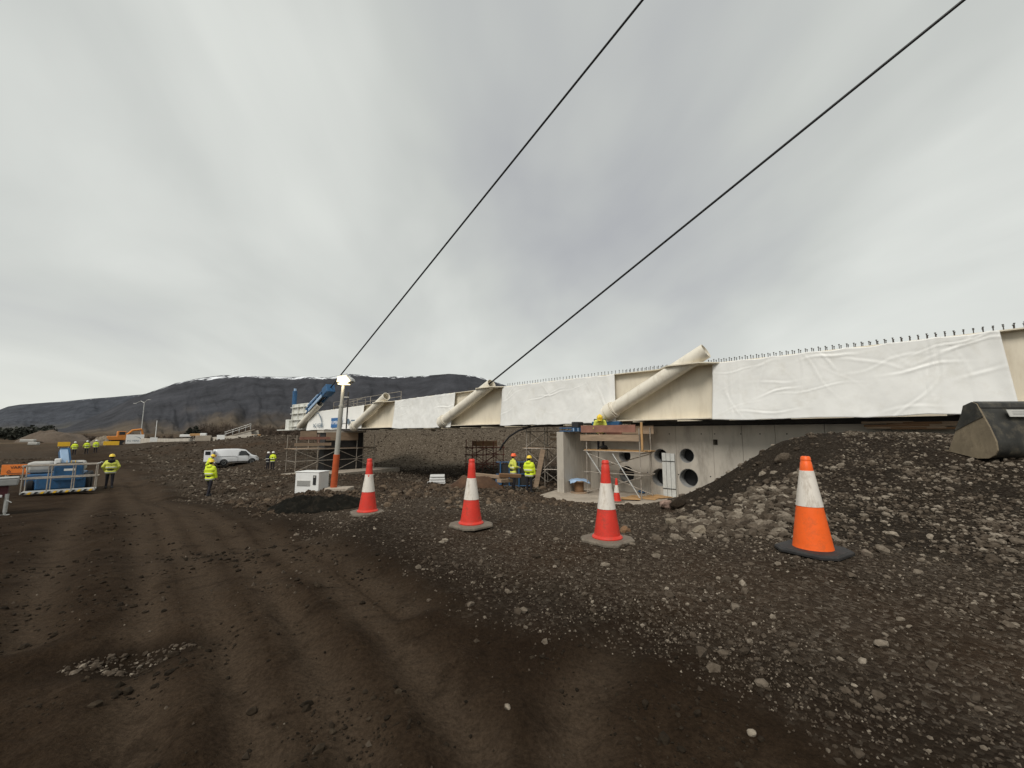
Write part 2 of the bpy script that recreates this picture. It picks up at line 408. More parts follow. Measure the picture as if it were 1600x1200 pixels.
def gpt(px, py):
    """first hit of a photo ray with the ground"""
    d = ray(px, py); lo, ks = 0.6, _KS
    for it in range(3):
        below = CAMZ + d.z * ks < zbase(d.x * ks, d.y * ks)
        if not below.any(): return CAM + d * 400
        i = int(np.argmax(below)); lo = ks[max(i - 1, 0)]; hi = ks[i]; ks = np.linspace(lo, hi, 24)
    return CAM + d * float(hi)
def seat(px, py, Y):
    """ground point under the photo column px, at depth Y"""
    p = pt(px, py, Y); p.z = gz(p.x, p.y); return p

def polyd(x, y, pl):
    """distance to a polyline"""
    best = np.full(x.shape, 1e9)
    for (ax, ay), (bx, by) in zip(pl[:-1], pl[1:]):
        dx, dy = bx - ax, by - ay; q = dx * dx + dy * dy + 1e-9
        t = np.clip(((x - ax) * dx + (y - ay) * dy) / q, 0, 1)
        best = np.minimum(best, np.hypot(x - ax - t * dx, y - ay - t * dy))
    return best
def inside(x, y, pl):
    r = np.zeros(x.shape, bool); n = len(pl)
    for i in range(n):
        (ax, ay), (bx, by) = pl[i], pl[(i + 1) % n]
        cnd = ((ay > y) != (by > y)) & (x < (bx - ax) * (y - ay) / (by - ay + 1e-12) + ax)
        r ^= cnd
    return r
def g2(px, py): p = gpt(px, py); return (p.x, p.y)
ROAD = [(-14, -12), (4.5, -12), (3.1, 0.6)] + [g2(*a) for a in ((1500, 1195), (1200, 1080), (950, 1000), (800, 955), (600, 868), (480, 828), (380, 800), (320, 785), (262, 765), (238, 742), (200, 717), (165, 702))] + [(-75, 90), (-95, 90)] + [g2(*a) for a in ((108, 702), (80, 716), (55, 732), (20, 752))] + [(-28, 12), (-22, -2)]
def road_mask(x, y):
    d = polyd(x, y, ROAD + ROAD[:1]); d = np.where(inside(x, y, ROAD), d, -d)
    w_ = 0.25 + 0.035 * np.hypot(x, y)
    return sst(-1, 1, d / w_ + 2.2 * fbm(x / 0.9, y / 0.9, 3, 31)), d
TRK = [[g2(*a) for a in q] for q in (((420, 1190), (350, 1000), (290, 870), (255, 805), (222, 765), (190, 735)), ((30, 1010), (85, 860), (128, 795), (158, 763), (160, 735)),
       ((880, 1190), (905, 1090), (960, 1010), (1020, 985)), ((640, 950), (520, 860), (400, 815), (280, 780)), ((760, 1190), (620, 1000), (480, 880), (350, 820), (262, 786), (205, 755)), ((200, 1190), (230, 1000), (235, 900), (225, 820), (200, 775), (172, 742)), ((560, 1190), (470, 990), (380, 870), (300, 810), (240, 775), (196, 745)))]
HOLE = g2(205, 1022)
MOUND_C = [g2(*a) for a in ((1062, 800), (1045, 832), (1120, 846), (1245, 852), (1400, 862), (1598, 895))] + [(14, 3), (40, 2), (45, 14), bw(22, .7, 0)[:2], bw(6.0, .7, 0)[:2]]
def mound_mask(x, y):
    d = polyd(x, y, MOUND_C + MOUND_C[:1]); d = np.where(inside(x, y, MOUND_C), d, -d)
    return sst(-.25, .5, d + 0.5 * fbm(x * 1.4, y * 1.4, 3, 77))
def zfull(x, y):
    r = np.hypot(x, y); z = zbase(x, y)
    rd, sdist = road_mask(x, y); mo = mound_mask(x, y)
    z = z + 0.10 * fbm(x / 2.6, y / 2.6, 3, 3) * sst(1.5, 6, r) + 0.35 * fbm(x / 9, y / 9, 3, 4) * sst(14, 30, r)
    gr = 1 - rd
    # churned, lumpy ground off the road
    z = z + gr * (0.055 * fbm(x / .42, y / .42, 4, 8, .6)) + mo * 0.10 * fbm(x / .5, y / .5, 4, 15, .6)
    z = z + (0.9 * fbm(x / 2.4, y / 2.4, 5, 41, .55)) * sst(12, 17, r) * gr * (1 - mo) * 0.42 * (1 - sst(60, 90, r))
    z = z + 0.8 * fbm(x / 5, y / 5, 5, 91, .55) * sst(40, 52, r) * gr * (1 - sst(90, 120, r))
    # road: worn smooth, small clods and ruts
    z = z + rd * (0.020 * fbm(x / .30, y / .30, 4, 21, .6) + 0.03 * fbm(x / 1.3, y / .8, 3, 23))
    lump = fbm(x / .11, y / .11, 2, 29); z = z + rd * 0.07 * np.clip(lump - .16, 0, 1) - rd * .05 * np.clip(fbm(x / .2, y / .13, 3, 37) - .17, 0, 1)
    z = z + rd * .012 * fbm(x / .06, y / .06, 2, 39)
    for k, q in enumerate(TRK):
        d = polyd(x, y, q) + .10 * fbm(x / .7, y / .7, 2, 60 + k)
        wd = .13 + .010 * r
        z = z + (-0.044 * np.exp(-(d / wd) ** 2) + 0.028 * np.exp(-((d - 1.9 * wd) / (.7 * wd)) ** 2)) * (.6 + .8 * vn(x * 1.5, y * 1.5, 66))
    hx, hy = x - HOLE[0], y - HOLE[1]
    hd = np.hypot((hx * .93 + hy * .37) / .42, (-hx * .37 + hy * .93) / .23) + .5 * fbm(x * 3, y * 3, 2, 71)
    z = z - 0.075 * np.exp(-hd ** 2)
    return z, rd, mo, sdist

def make_ground():
    az_f = np.radians(np.linspace(-60, 60, 640)); az_b = np.radians(np.linspace(60, 300, 90))[1:-1]
    az = np.concatenate([az_f, az_b]); na = len(az)
    r = np.concatenate([[0.5], np.geomspace(0.95, 12, 330), np.geomspace(12.15, 70, 200), np.geomspace(71, 9000, 90)]); nr = len(r)
    R, A = np.meshgrid(r, az, indexing='ij')
    x = (R * np.sin(A)).ravel(); y = (R * np.cos(A)).ravel()
    z, rd, mo, sdist = zfull(x, y)
    v = np.empty((nr * na + 1, 3)); v[:-1, 0] = x; v[:-1, 1] = y; v[:-1, 2] = z; v[-1] = (0, 0, zfull(np.array([0.]), np.array([0.]))[0][0])
    i = np.arange(nr - 1)[:, None] * na; j = np.arange(na)[None, :]; j2 = (j + 1) % na
    q = np.stack([i + j, i + na + j, i + na + j2, i + j2], -1).reshape(-1, 4)
    tri = np.stack([np.full(na, nr * na), np.arange(na), (np.arange(na) + 1) % na], -1)
    me = bpy.data.meshes.new('ground')
    nv = len(v); me.vertices.add(nv); me.vertices.foreach_set('co', v.ravel())
    li = np.concatenate([q.ravel(), tri.ravel()]); me.loops.add(len(li)); me.loops.foreach_set('vertex_index', li)
    ls = np.concatenate([np.arange(len(q)) * 4, len(q) * 4 + np.arange(len(tri)) * 3])
    me.polygons.add(len(ls)); me.polygons.foreach_set('loop_start', ls)
    me.polygons.foreach_set('use_smooth', np.ones(len(ls), bool))
    me.update(calc_edges=True)
    rr = np.hypot(x, y)
    trk = np.zeros_like(x)
    for k, qd in enumerate(TRK):
        d = polyd(x, y, qd) + .10 * fbm(x / .7, y / .7, 2, 60 + k); wd = .14 + .012 * rr
        trk = np.maximum(trk, np.exp(-(d / wd) ** 2))
    trs = np.zeros_like(x); trd = np.full_like(x, 9.0)
    for k, qd in enumerate(TRK):
        acc = 0.0
        for (ax, ay), (bx, by) in zip(qd[:-1], qd[1:]):
            dx, dy = bx - ax, by - ay; ln = math.hypot(dx, dy); t_ = np.clip(((x - ax) * dx + (y - ay) * dy) / (ln * ln), 0, 1)
            dd = np.hypot(x - ax - t_ * dx, y - ay - t_ * dy); c_ = dd < trd; trd = np.where(c_, dd, trd); trs = np.where(c_, acc + t_ * ln, trs); acc += ln
    edge = np.exp(-((sdist + .15) / (.35 + .03 * rr)) ** 2) * (sdist > -3) * (rr < 25)
    hx, hy = x - HOLE[0], y - HOLE[1]
    wet = np.maximum(edge * .9, 1.25 * np.exp(-(np.hypot((hx * .93 + hy * .37) / .52, (-hx * .37 + hy * .93) / .28)) ** 4))
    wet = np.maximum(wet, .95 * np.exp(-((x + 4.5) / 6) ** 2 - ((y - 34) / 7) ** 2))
    heath = sst(80, 125, rr)
    _pxr = 800 + F * x / np.maximum(y, 1); bank = sst(30, 36, y - .06 * np.abs(_pxr - 700) * 0) * sst(450, 620, _pxr) * sst(44, 49, y) * (1 - sst(76, 86, y)) * (_pxr < 1400)
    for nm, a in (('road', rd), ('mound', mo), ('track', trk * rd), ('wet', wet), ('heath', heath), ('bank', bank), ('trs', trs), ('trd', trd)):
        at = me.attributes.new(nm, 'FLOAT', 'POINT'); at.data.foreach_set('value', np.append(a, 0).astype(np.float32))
    o = bpy.data.objects.new('ground', me); COL.objects.link(o); o['kind'] = 'structure'
    o['label'] = 'dark brown dirt road and churned gravel ground of the building site'
    # material
    m, t, b = nodes('site_ground')
    Nn, Ln = t.nodes.new, t.links.new
    geo = Nn('ShaderNodeNewGeometry'); P = geo.outputs['Position']
    def attr(n): a = Nn('ShaderNodeAttribute'); a.attribute_name = n; return a.outputs['Fac']
    def noise(sc, de=6, ro=.6, dist=0.0, stretch=None):
        v_ = P
        if stretch:
            mp = Nn('ShaderNodeMapping'); mp.inputs['Scale'].default_value = stretch; mp.inputs['Rotation'].default_value = (0, 0, math.radians(-35)); Ln(P, mp.inputs[0]); v_ = mp.outputs[0]
        n = Nn('ShaderNodeTexNoise'); n.inputs['Scale'].default_value = sc; n.inputs['Detail'].default_value = de; n.inputs['Roughness'].default_value = ro; n.inputs['Distortion'].default_value = dist
        Ln(v_, n.inputs[0]); return n.outputs['Fac']
    def rampn(src, stops):
        r_ = Nn('ShaderNodeValToRGB'); Ln(src, r_.inputs[0]); el = r_.color_ramp.elements
        while len(el) < len(stops): el.new(.5)
        for e_, (p_, c_) in zip(el, stops): e_.position = p_; e_.color = (*c_, 1)
        return r_.outputs[0]
    def mix(f, a, b2):
        x_ = Nn('ShaderNodeMix'); x_.data_type = 'RGBA'
        if isinstance(f, float): x_.inputs[0].default_value = f
        else: Ln(f, x_.inputs[0])
        for k, s_ in ((6, a), (7, b2)):
            if isinstance(s_, tuple): x_.inputs[k].default_value = (*s_, 1)
            else: Ln(s_, x_.inputs[k])
        return x_.outputs[2]
    def mth(op, a, b2):
        x_ = Nn('ShaderNodeMath'); x_.operation = op; x_.use_clamp = True
        for k, s_ in ((0, a), (1, b2)):
            if isinstance(s_, (int, float)): x_.inputs[k].default_value = s_
            else: Ln(s_, x_.inputs[k])
        return x_.outputs[0]
    road = rampn(noise(1.1, 8, .62, .4, (1, .5, 1)), [(.3, (.0180, .0112, .0068)), (.52, (.0310, .0203, .0125)), (.74, (.049, .0335, .0218))])
    road = mix(mth('MULTIPLY', attr('track'), .72), road, (.066, .0475, .0325))
    blot = rampn(noise(3.3, 9, .7, .6), [(.52, (0, 0, 0)), (.66, (1, 1, 1))])
    road = mix(mth('MULTIPLY', blot, .5), road, (.0115, .0073, .0043))
    grain = rampn(noise(38, 6, .7), [(.35, (.62, .60, .58)), (.65, (1.35, 1.35, 1.35))])
    gx = Nn('ShaderNodeMix'); gx.data_type = 'RGBA'; gx.blend_type = 'MULTIPLY'; gx.inputs[0].default_value = .8; Ln(road, gx.inputs[6]); Ln(grain, gx.inputs[7]); road = gx.outputs[2]
    fleck = rampn(noise(46, 2, .5), [(.66, (0, 0, 0)), (.74, (1, 1, 1))])
    road = mix(mth('MULTIPLY', fleck, .3), road, (.080, .061, .043))
    grav0 = rampn(noise(.8, 7, .65, .3), [(.3, (.022, .0150, .0104)), (.5, (.046, .0345, .0255)), (.72, (.080, .0640, .050))])
    vo = Nn('ShaderNodeTexVoronoi'); vo.inputs['Scale'].default_value = 34; Ln(P, vo.inputs['Vector'])
    vo2 = Nn('ShaderNodeTexVoronoi'); vo2.inputs['Scale'].default_value = 9; Ln(P, vo2.inputs['Vector'])
    sx = Nn('ShaderNodeSeparateXYZ'); Ln(vo.outputs['Color'], sx.inputs[0])
    sx2 = Nn('ShaderNodeSeparateXYZ'); Ln(vo2.outputs['Color'], sx2.inputs[0])
    pebc = rampn(sx.outputs[0], [(0, (.019, .0135, .0092)), (.6, (.054, .0415, .030)), (.93, (.110, .090, .069)), (1, (.21, .18, .145))])
    grav = mix(.62, grav0, pebc)
    brown = rampn(noise(.28, 5, .6), [(.46, (0, 0, 0)), (.62, (1, 1, 1))])
    grav = mix(mth('MULTIPLY', brown, .32), grav, (.054, .029, .0145))
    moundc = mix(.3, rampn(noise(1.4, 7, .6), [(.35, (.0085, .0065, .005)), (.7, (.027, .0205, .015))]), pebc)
    col = mix(attr('road'), grav, road)
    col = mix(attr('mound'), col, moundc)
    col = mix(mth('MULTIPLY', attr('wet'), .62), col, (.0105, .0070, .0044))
    bankc = mix(.55, rampn(noise(2.2, 7, .7), [(.35, (.045, .034, .024)), (.65, (.125, .102, .076))]), rampn(sx2.outputs[0], [(0, (.03, .022, .015)), (.7, (.095, .076, .056)), (1, (.25, .21, .165))]))
    col = mix(attr('bank'), col, bankc)
    heathc = rampn(noise(.035, 8, .68, .5), [(.32, (.030, .030, .022)), (.5, (.075, .052, .034)), (.7, (.13, .098, .066))])
    col = mix(attr('heath'), col, heathc)
    Ln(col, b.inputs['Base Color']); b.inputs['Roughness'].default_value = 1.0; b.inputs['Specular IOR Level'].default_value = .04
    b1 = Nn('ShaderNodeBump'); b1.inputs['Strength'].default_value = .9; b1.inputs['Distance'].default_value = .035; Ln(noise(9, 10, .75), b1.inputs['Height'])
    def raw(op, a, b_):
        x_ = Nn('ShaderNodeMath'); x_.operation = op
        for k_, s_ in ((0, a), (1, b_)):
            if isinstance(s_, (int, float)): x_.inputs[k_].default_value = s_
            elif s_ is not None: Ln(s_, x_.inputs[k_])
        return x_.outputs[0]
    tr = raw('SINE', raw('ADD', raw('MULTIPLY', attr('trs'), 46.0), raw('MULTIPLY', attr('trd'), 24.0)), None)
    tm = raw('MULTIPLY', mth('MULTIPLY', attr('track'), 1.0), rampn(noise(1.7, 3, .5), [(.42, (0, 0, 0)), (.6, (1, 1, 1))]))
    bt = Nn('ShaderNodeBump'); bt.inputs['Strength'].default_value = .55; bt.inputs['Distance'].default_value = .012; Ln(raw('MULTIPLY', tr, tm), bt.inputs['Height']); Ln(b1.outputs[0], bt.inputs['Normal'])
    bg_ = Nn('ShaderNodeBump'); bg_.inputs['Strength'].default_value = .7; bg_.inputs['Distance'].default_value = .012; Ln(noise(42, 5, .65), bg_.inputs['Height']); Ln(bt.outputs[0], bg_.inputs['Normal'])
    b2 = Nn('ShaderNodeBump'); b2.inputs['Distance'].default_value = .018; b2.invert = True
    Ln(mth('SUBTRACT', .9, mth('MULTIPLY', attr('road'), .75)), b2.inputs['Strength'])
    Ln(vo.outputs['Distance'], b2.inputs['Height']); Ln(bg_.outputs[0], b2.inputs['Normal']); Ln(b2.outputs[0], b.inputs['Normal'])
    me.materials.append(m)
make_ground()

# ------------------------------------------------------------------ mountains
def snow_rock(name, rock, foot, blue):
    m, t, b = nodes(name); Nn, Ln = t.nodes.new, t.links.new
    geo = Nn('ShaderNodeNewGeometry')
    def noise(sc, st=(1, 1, 1), de=8, ro=.65):
        mp = Nn('ShaderNodeMapping'); mp.inputs['Scale'].default_value = st; Ln(geo.outputs['Position'], mp.inputs[0])
        n = Nn('ShaderNodeTexNoise'); n.inputs['Scale'].default_value = sc; n.inputs['Detail'].default_value = de; n.inputs['Roughness'].default_value = ro; Ln(mp.outputs[0], n.inputs[0]); return n.outputs['Fac']
    def attr(n): a = Nn('ShaderNodeAttribute'); a.attribute_name = n; return a.outputs['Fac']
    r = Nn('ShaderNodeValToRGB'); Ln(noise(.006, (1, 1, 2.0)), r.inputs[0])
    r.color_ramp.elements[0].position = .33; r.color_ramp.elements[0].color = (*[c_ * .62 for c_ in rock], 1)
    r.color_ramp.elements[1].position = .68; r.color_ramp.elements[1].color = (*[c_ * 1.35 for c_ in rock], 1)
    x1 = Nn('ShaderNodeMix'); x1.data_type = 'RGBA'; Ln(attr('foot'), x1.inputs[0]); Ln(r.outputs[0], x1.inputs[6])
    rf = Nn('ShaderNodeValToRGB'); Ln(noise(.004, (1, 1, 1)), rf.inputs[0])
    rf.color_ramp.elements[0].position = .35; rf.color_ramp.elements[0].color = (*[c_ * .5 for c_ in foot], 1)
    rf.color_ramp.elements[1].position = .65; rf.color_ramp.elements[1].color = (*[c_ * 1.25 for c_ in foot], 1)
    Ln(rf.outputs[0], x1.inputs[7])
    x2 = Nn('ShaderNodeMix'); x2.data_type = 'RGBA'; Ln(x1.outputs[2], x2.inputs[6]); x2.inputs[7].default_value = (.74, .76, .79, 1)
    ad = Nn('ShaderNodeMath'); ad.operation = 'ADD'; Ln(attr('snow'), ad.inputs[0]); Ln(noise(.022, (1, 1, .55), 7, .7), ad.inputs[1])
    mr = Nn('ShaderNodeMapRange'); mr.inputs['From Min'].default_value = .99; mr.inputs['From Max'].default_value = 1.09; Ln(ad.outputs[0], mr.inputs['Value']); Ln(mr.outputs[0], x2.inputs[0])
    Ln(x2.outputs[2], b.inputs['Base Color']); b.inputs['Roughness'].default_value = .95; b.inputs['Specular IOR Level'].default_value = .1
    bp = Nn('ShaderNodeBump'); bp.inputs['Strength'].default_value = .7; bp.inputs['Distance'].default_value = 14; Ln(noise(.02, (1, 1, .5)), bp.inputs['Height']); Ln(bp.outputs[0], b.inputs['Normal'])
    return m
def mountain(name, prof, Rr, depth, seed, mat, snowamt, label):
    pxs = np.array([a[0] for a in prof], float); pys = np.array([a[1] for a in prof], float)
    tanaz = (pxs - 800) / F
    el = np.array([ray(a, b_).z / ray(a, b_).y for a, b_ in prof])
    na, nf = 620, 120
    ta = np.linspace(tanaz[0], tanaz[-1], na); E = np.interp(ta, tanaz, el)
    E = E + np.clip(E, 0, .05) * .030 * fbm(ta * 22, ta * 0 + 1.3, 3, seed)
    f = np.concatenate([np.linspace(0, 1, nf), np.linspace(1.03, 2.0, 14)])
    Ff, T = np.meshgrid(f, ta, indexing='ij'); EE = np.broadcast_to(E, Ff.shape)
    wob = .16 * fbm(T * 9, Ff * 0, 3, seed + 3)
    Yd = Rr * (1 + wob * np.clip(1.2 - Ff, 0, 1)) - depth * (1 - np.clip(Ff, 0, 1)) + depth * 1.4 * np.clip(Ff - 1, 0, 2)
    rim = EE * Rr
    gul = np.abs(fbm(T * 24 + 1.6 * fbm(T * 8, Ff * 2.5, 3, seed + 9) + Ff * .9, Ff * 2.2, 5, seed + 5, .5)) * 2
    spur = fbm(T * 7, Ff * .7, 3, seed + 6)
    base = np.where(Ff < .62, .52 * (np.clip(Ff, 0, 1) / .62) ** 1.55, .52 + .48 * sst(.6, 1.0, Ff) ** .9)
    h = rim * np.clip(base + (spur * .40 - gul * .11) * np.sin(np.clip(Ff, 0, 1) * math.pi) ** .8, 0, 1.0)
    h = np.where(Ff > 1, rim * (1 - .10 * (Ff - 1)), h)
    h = np.minimum(h, EE * Yd * .999)                                               # nothing stands above the skyline of the rim
    x = T * Yd; z = CAMZ + h - 3.0 * (1 - np.clip(Ff * 6, 0, 1)); z = z - 0.0
    v = np.stack([x, Yd, z], -1).reshape(-1, 3)
    nr = len(f); i = np.arange(nr - 1)[:, None] * na; j = np.arange(na - 1)[None, :]
    q = np.stack([i + j, i + j + 1, i + na + j + 1, i + na + j], -1).reshape(-1, 4)
    me = bpy.data.meshes.new(name); me.from_pydata(v.tolist(), [], q.tolist())
    me.polygons.foreach_set('use_smooth', [True] * len(q))
    hf = h / np.maximum(rim, 1e-6)
    sn = (.56 * sst(.80, .965, hf) + snowamt + .22 * fbm(T * 12, hf * 3, 3, seed + 13)) * sst(.80, .88, hf) * (1 - .5 * sst(.975, .99, hf))
    sn = np.where(Ff > 1.0, 0, sn) * sst(.03, .09, EE)
    fo = sst(.55, .15, Ff + .5 * fbm(T * 10, Ff * 3, 4, seed + 22)) if False else 1 - sst(.12, .50, Ff + .55 * fbm(T * 10, Ff * 3, 4, seed + 22))
    for nm, a in (('snow', sn), ('foot', fo)):
        at = me.attributes.new(nm, 'FLOAT', 'POINT'); at.data.foreach_set('value', a.ravel().astype(np.float32))
    me.materials.append(mat)
    o = bpy.data.objects.new(name, me); COL.objects.link(o); o['kind'] = 'structure'; o['label'] = label
    return o
mountain('mountain', [(20, 678), (106, 669), (160, 645), (210, 620), (250, 606), (267, 599), (305, 591), (345, 586), (420, 588), (470, 588), (510, 590), (540, 584), (600, 588), (650, 588), (700, 584), (740, 587), (770, 595), (800, 606), (860, 630), (950, 655), (1100, 670), (1300, 677)],
         2700, 1500, 201, snow_rock('dark_basalt_slope', (.043, .044, .050), (.105, .080, .054), 0), .0, 'dark flat-topped mountain with snow along its rim')
mountain('far_ridge', [(-500, 662), (-200, 655), (-60, 648), (0, 640), (12, 635), (30, 632), (100, 627), (150, 622), (200, 618), (260, 613), (330, 612), (420, 640), (480, 676)],
         5600, 2000, 301, snow_rock('blue_grey_slope', (.050, .054, .064), (.085, .080, .070), 1), -.12, 'lower blue grey ridge left of the mountain')

# ------------------------------------------------------------------ stones
def ico(sub):
    bm = bmesh.new(); bmesh.ops.create_icosphere(bm, subdivisions=sub, radius=1.0)
    v = np.array([p.co[:] for p in bm.verts]); f = np.array([[p.index for p in q.verts] for q in bm.faces]); bm.free(); return v, f
def rock_shape(sub, seed, rough=.28, flat=.7):
    r_ = np.random.default_rng(seed); v, f = ico(sub)
    v = v.copy()
    for _ in range(7):                                        # chip flat facets off a ball
        d = r_.normal(size=3); d /= np.linalg.norm(d); h = r_.uniform(.55, .85)
        k = v @ d; v -= np.outer(np.clip(k - h, 0, None), d)
    v *= 1 + r_.normal(size=(len(v), 1)) * rough * .22
    v *= np.array([r_.uniform(.85, 1.3), r_.uniform(.7, 1.0), r_.uniform(flat - .15, flat + .15)])
    return v, f
OCT = (np.array([[1, 0, 0], [-1, 0, 0], [0, 1, 0], [0, -1, 0], [0, 0, 1], [0, 0, -.6]], float), np.array([[0, 2, 4], [2, 1, 4], [1, 3, 4], [3, 0, 4], [2, 0, 5], [1, 2, 5], [3, 1, 5], [0, 3, 5]]))
def stone_mat(name, lo, mid, hi):
    m, t, b = nodes(name); Nn, Ln = t.nodes.new, t.links.new
    a = Nn('ShaderNodeAttribute'); a.attribute_name = 'tone'
    r = Nn('ShaderNodeValToRGB'); Ln(a.outputs['Fac'], r.inputs[0]); el = r.color_ramp.elements
    el[0].color = (*lo, 1); el[1].color = (*hi, 1); k = el.new(.55); k.color = (*mid, 1)
    geo = Nn('ShaderNodeNewGeometry')
    n = Nn('ShaderNodeTexNoise'); n.inputs['Scale'].default_value = 28; n.inputs['Detail'].default_value = 5; Ln(geo.outputs['Position'], n.inputs[0])
    rr = Nn('ShaderNodeValToRGB'); Ln(n.outputs['Fac'], rr.inputs[0]); rr.color_ramp.elements[0].position = .3; rr.color_ramp.elements[0].color = (.6, .58, .55, 1); rr.color_ramp.elements[1].position = .7; rr.color_ramp.elements[1].color = (1.2, 1.2, 1.2, 1)
    x = Nn('ShaderNodeMix'); x.data_type = 'RGBA'; x.blend_type = 'MULTIPLY'; x.inputs[0].default_value = 1; Ln(r.outputs[0], x.inputs[6]); Ln(rr.outputs[0], x.inputs[7])
    Ln(x.outputs[2], b.inputs['Base Color']); b.inputs['Roughness'].default_value = .95; b.inputs['Specular IOR Level'].default_value = .1
    bp = Nn('ShaderNodeBump'); bp.inputs['Strength'].default_value = .5; bp.inputs['Distance'].default_value = .01; Ln(n.outputs['Fac'], bp.inputs['Height']); Ln(bp.outputs[0], b.inputs['Normal'])
    return m
mt['stone'] = stone_mat('loose_stone', (.026, .0190, .0130), (.092, .073, .055), (.29, .25, .20))
mt['stone_brown'] = stone_mat('brown_stone', (.026, .019, .014), (.082, .060, .042), (.18, .135, .095))
def scatter(name, xy, size, tone, mat, shapes, label, cat, sink=.3):
    n = len(xy); z = zfull(xy[:, 0], xy[:, 1])[0]
    r_ = np.random.default_rng(5); V = []; Fc = []; T = []; off = 0
    which = r_.integers(0, len(shapes), n)
    for k, (sv, sf) in enumerate(shapes):
        ii = np.where(which == k)[0]
        if not len(ii): continue
        a = r_.uniform(0, 2 * np.pi, len(ii)); ca, sa = np.cos(a), np.sin(a)
        tilt = r_.normal(0, .35, len(ii)); ct, st = np.cos(tilt), np.sin(tilt)
        sz = size[ii][:, None]
        X, Y, Z = sv[None, :, 0] * sz, sv[None, :, 1] * sz, sv[None, :, 2] * sz
        Y, Z = Y * ct[:, None] - Z * st[:, None], Y * st[:, None] + Z * ct[:, None]
        X, Y = X * ca[:, None] - Y * sa[:, None], X * sa[:, None] + Y * ca[:, None]
        P = np.stack([X + xy[ii, 0:1], Y + xy[ii, 1:2], Z + z[ii][:, None] + sz * (.42 - sink)], -1)
        m_ = sv.shape[0]
        V.append(P.reshape(-1, 3)); Fc.append((sf[None] + (np.arange(len(ii)) * m_)[:, None, None] + off).reshape(-1, 3)); off += len(ii) * m_
        T.append(np.repeat(tone[ii], m_))
    V = np.concatenate(V); Fc = np.concatenate(Fc); T = np.concatenate(T)
    me = bpy.data.meshes.new(name); me.vertices.add(len(V)); me.vertices.foreach_set('co', V.ravel())
    me.loops.add(Fc.size); me.loops.foreach_set('vertex_index', Fc.ravel().astype(np.int32)); me.polygons.add(len(Fc)); me.polygons.foreach_set('loop_start', np.arange(len(Fc)) * 3)
    me.polygons.foreach_set('use_smooth', np.zeros(len(Fc), bool)); me.update(calc_edges=True)
    at = me.attributes.new('tone', 'FLOAT', 'POINT'); at.data.foreach_set('value', T.astype(np.float32)); me.materials.append(mat)
    o = bpy.data.objects.new(name, me); COL.objects.link(o); tag(o, label, cat, kind='stuff'); return o
def rock12(seed):
    r_ = np.random.default_rng(seed); v, f = ico(1); v = v * (1 + r_.normal(size=(len(v), 1)) * .19); return v * np.array([r_.uniform(.85, 1.3), r_.uniform(.7, 1.0), r_.uniform(.5, .8)]), f
R0 = [rock12(40 + k) for k in range(10)]
R00 = [(OCT[0] * np.random.default_rng(k).uniform(.6, 1.25, (6, 3)), OCT[1]) for k in range(8)]
def cand(n, rmin, rmax, a0=-58, a1=58, pw=1.0):
    u = rng.random(n); r = rmin * (rmax / rmin) ** (u ** pw); a = np.radians(rng.uniform(a0, a1, n))
    return np.stack([r * np.sin(a), r * np.cos(a)], -1), r
SLAB = [on_z(*a, -1.28)[:2] for a in ((826, 779), (872, 765), (985, 760), (1062, 770), (1068, 785), (1010, 790), (955, 791), (880, 787), (845, 784))]
SLAB_D = [pt(438, 739, 35.5)[:2], pt(492, 747, 34.4)[:2], pt(625, 722, 42)[:2], pt(560, 716, 44)[:2]]
def keep(xy):
    return ~(inside(xy[:, 0], xy[:, 1], SLAB) | inside(xy[:, 0], xy[:, 1], SLAB_D))
def tones(n, bias=0.0): return np.clip(rng.beta(1.6, 3.0, n) + bias, 0, 1)
# gravel beside the road
xy, r = cand(110000, 1.6, 26); rd, sdist = road_mask(xy[:, 0], xy[:, 1]); mo = mound_mask(xy[:, 0], xy[:, 1])
patch = fbm(xy[:, 0] / 1.3, xy[:, 1] / 1.3, 3, 99)
k = (rng.random(len(xy)) < (1 - rd) * np.clip(.55 + 1.5 * patch, .12, 1)) & (mo < .5) & keep(xy); xy, r = xy[k], r[k]
sz = (.0013 * r + .0026) * (1 + rng.pareto(2.9, len(xy)) * .8); sz = np.minimum(sz, .045)
big = sz > .012
scatter('gravel', xy[~big], sz[~big], tones((~big).sum(), .09), mt['stone'], R00, 'fine grey gravel strewn beside the dirt road', 'gravel')
scatter('gravel_stones', xy[big], sz[big], tones(big.sum(), .08), mt['stone'], R0, 'coarser stones scattered through the roadside gravel', 'gravel')
# the mound: dark soil full of stones
xy, r = cand(48000, 4.0, 17, -5, 58, .8); mo = mound_mask(xy[:, 0], xy[:, 1])
left = fbm(xy[:, 0] / .9, xy[:, 1] / .9, 3, 55)
k = (rng.random(len(xy)) < mo * np.clip(.60 + 1.8 * left, .12, 1)); xy, r = xy[k], r[k]
_mx = xy[:, 0] / np.maximum(xy[:, 1], .1)
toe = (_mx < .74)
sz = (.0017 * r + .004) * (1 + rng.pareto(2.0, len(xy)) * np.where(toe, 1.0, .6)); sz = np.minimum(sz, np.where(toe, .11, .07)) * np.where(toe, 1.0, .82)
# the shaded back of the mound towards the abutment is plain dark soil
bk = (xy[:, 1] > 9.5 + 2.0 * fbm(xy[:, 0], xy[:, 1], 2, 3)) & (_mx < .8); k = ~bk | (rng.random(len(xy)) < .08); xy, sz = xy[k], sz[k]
scatter('mound_stones', xy, sz, tones(len(xy), .16), mt['stone'], R0, 'grey stones packed in the dark soil of the mound', 'gravel')
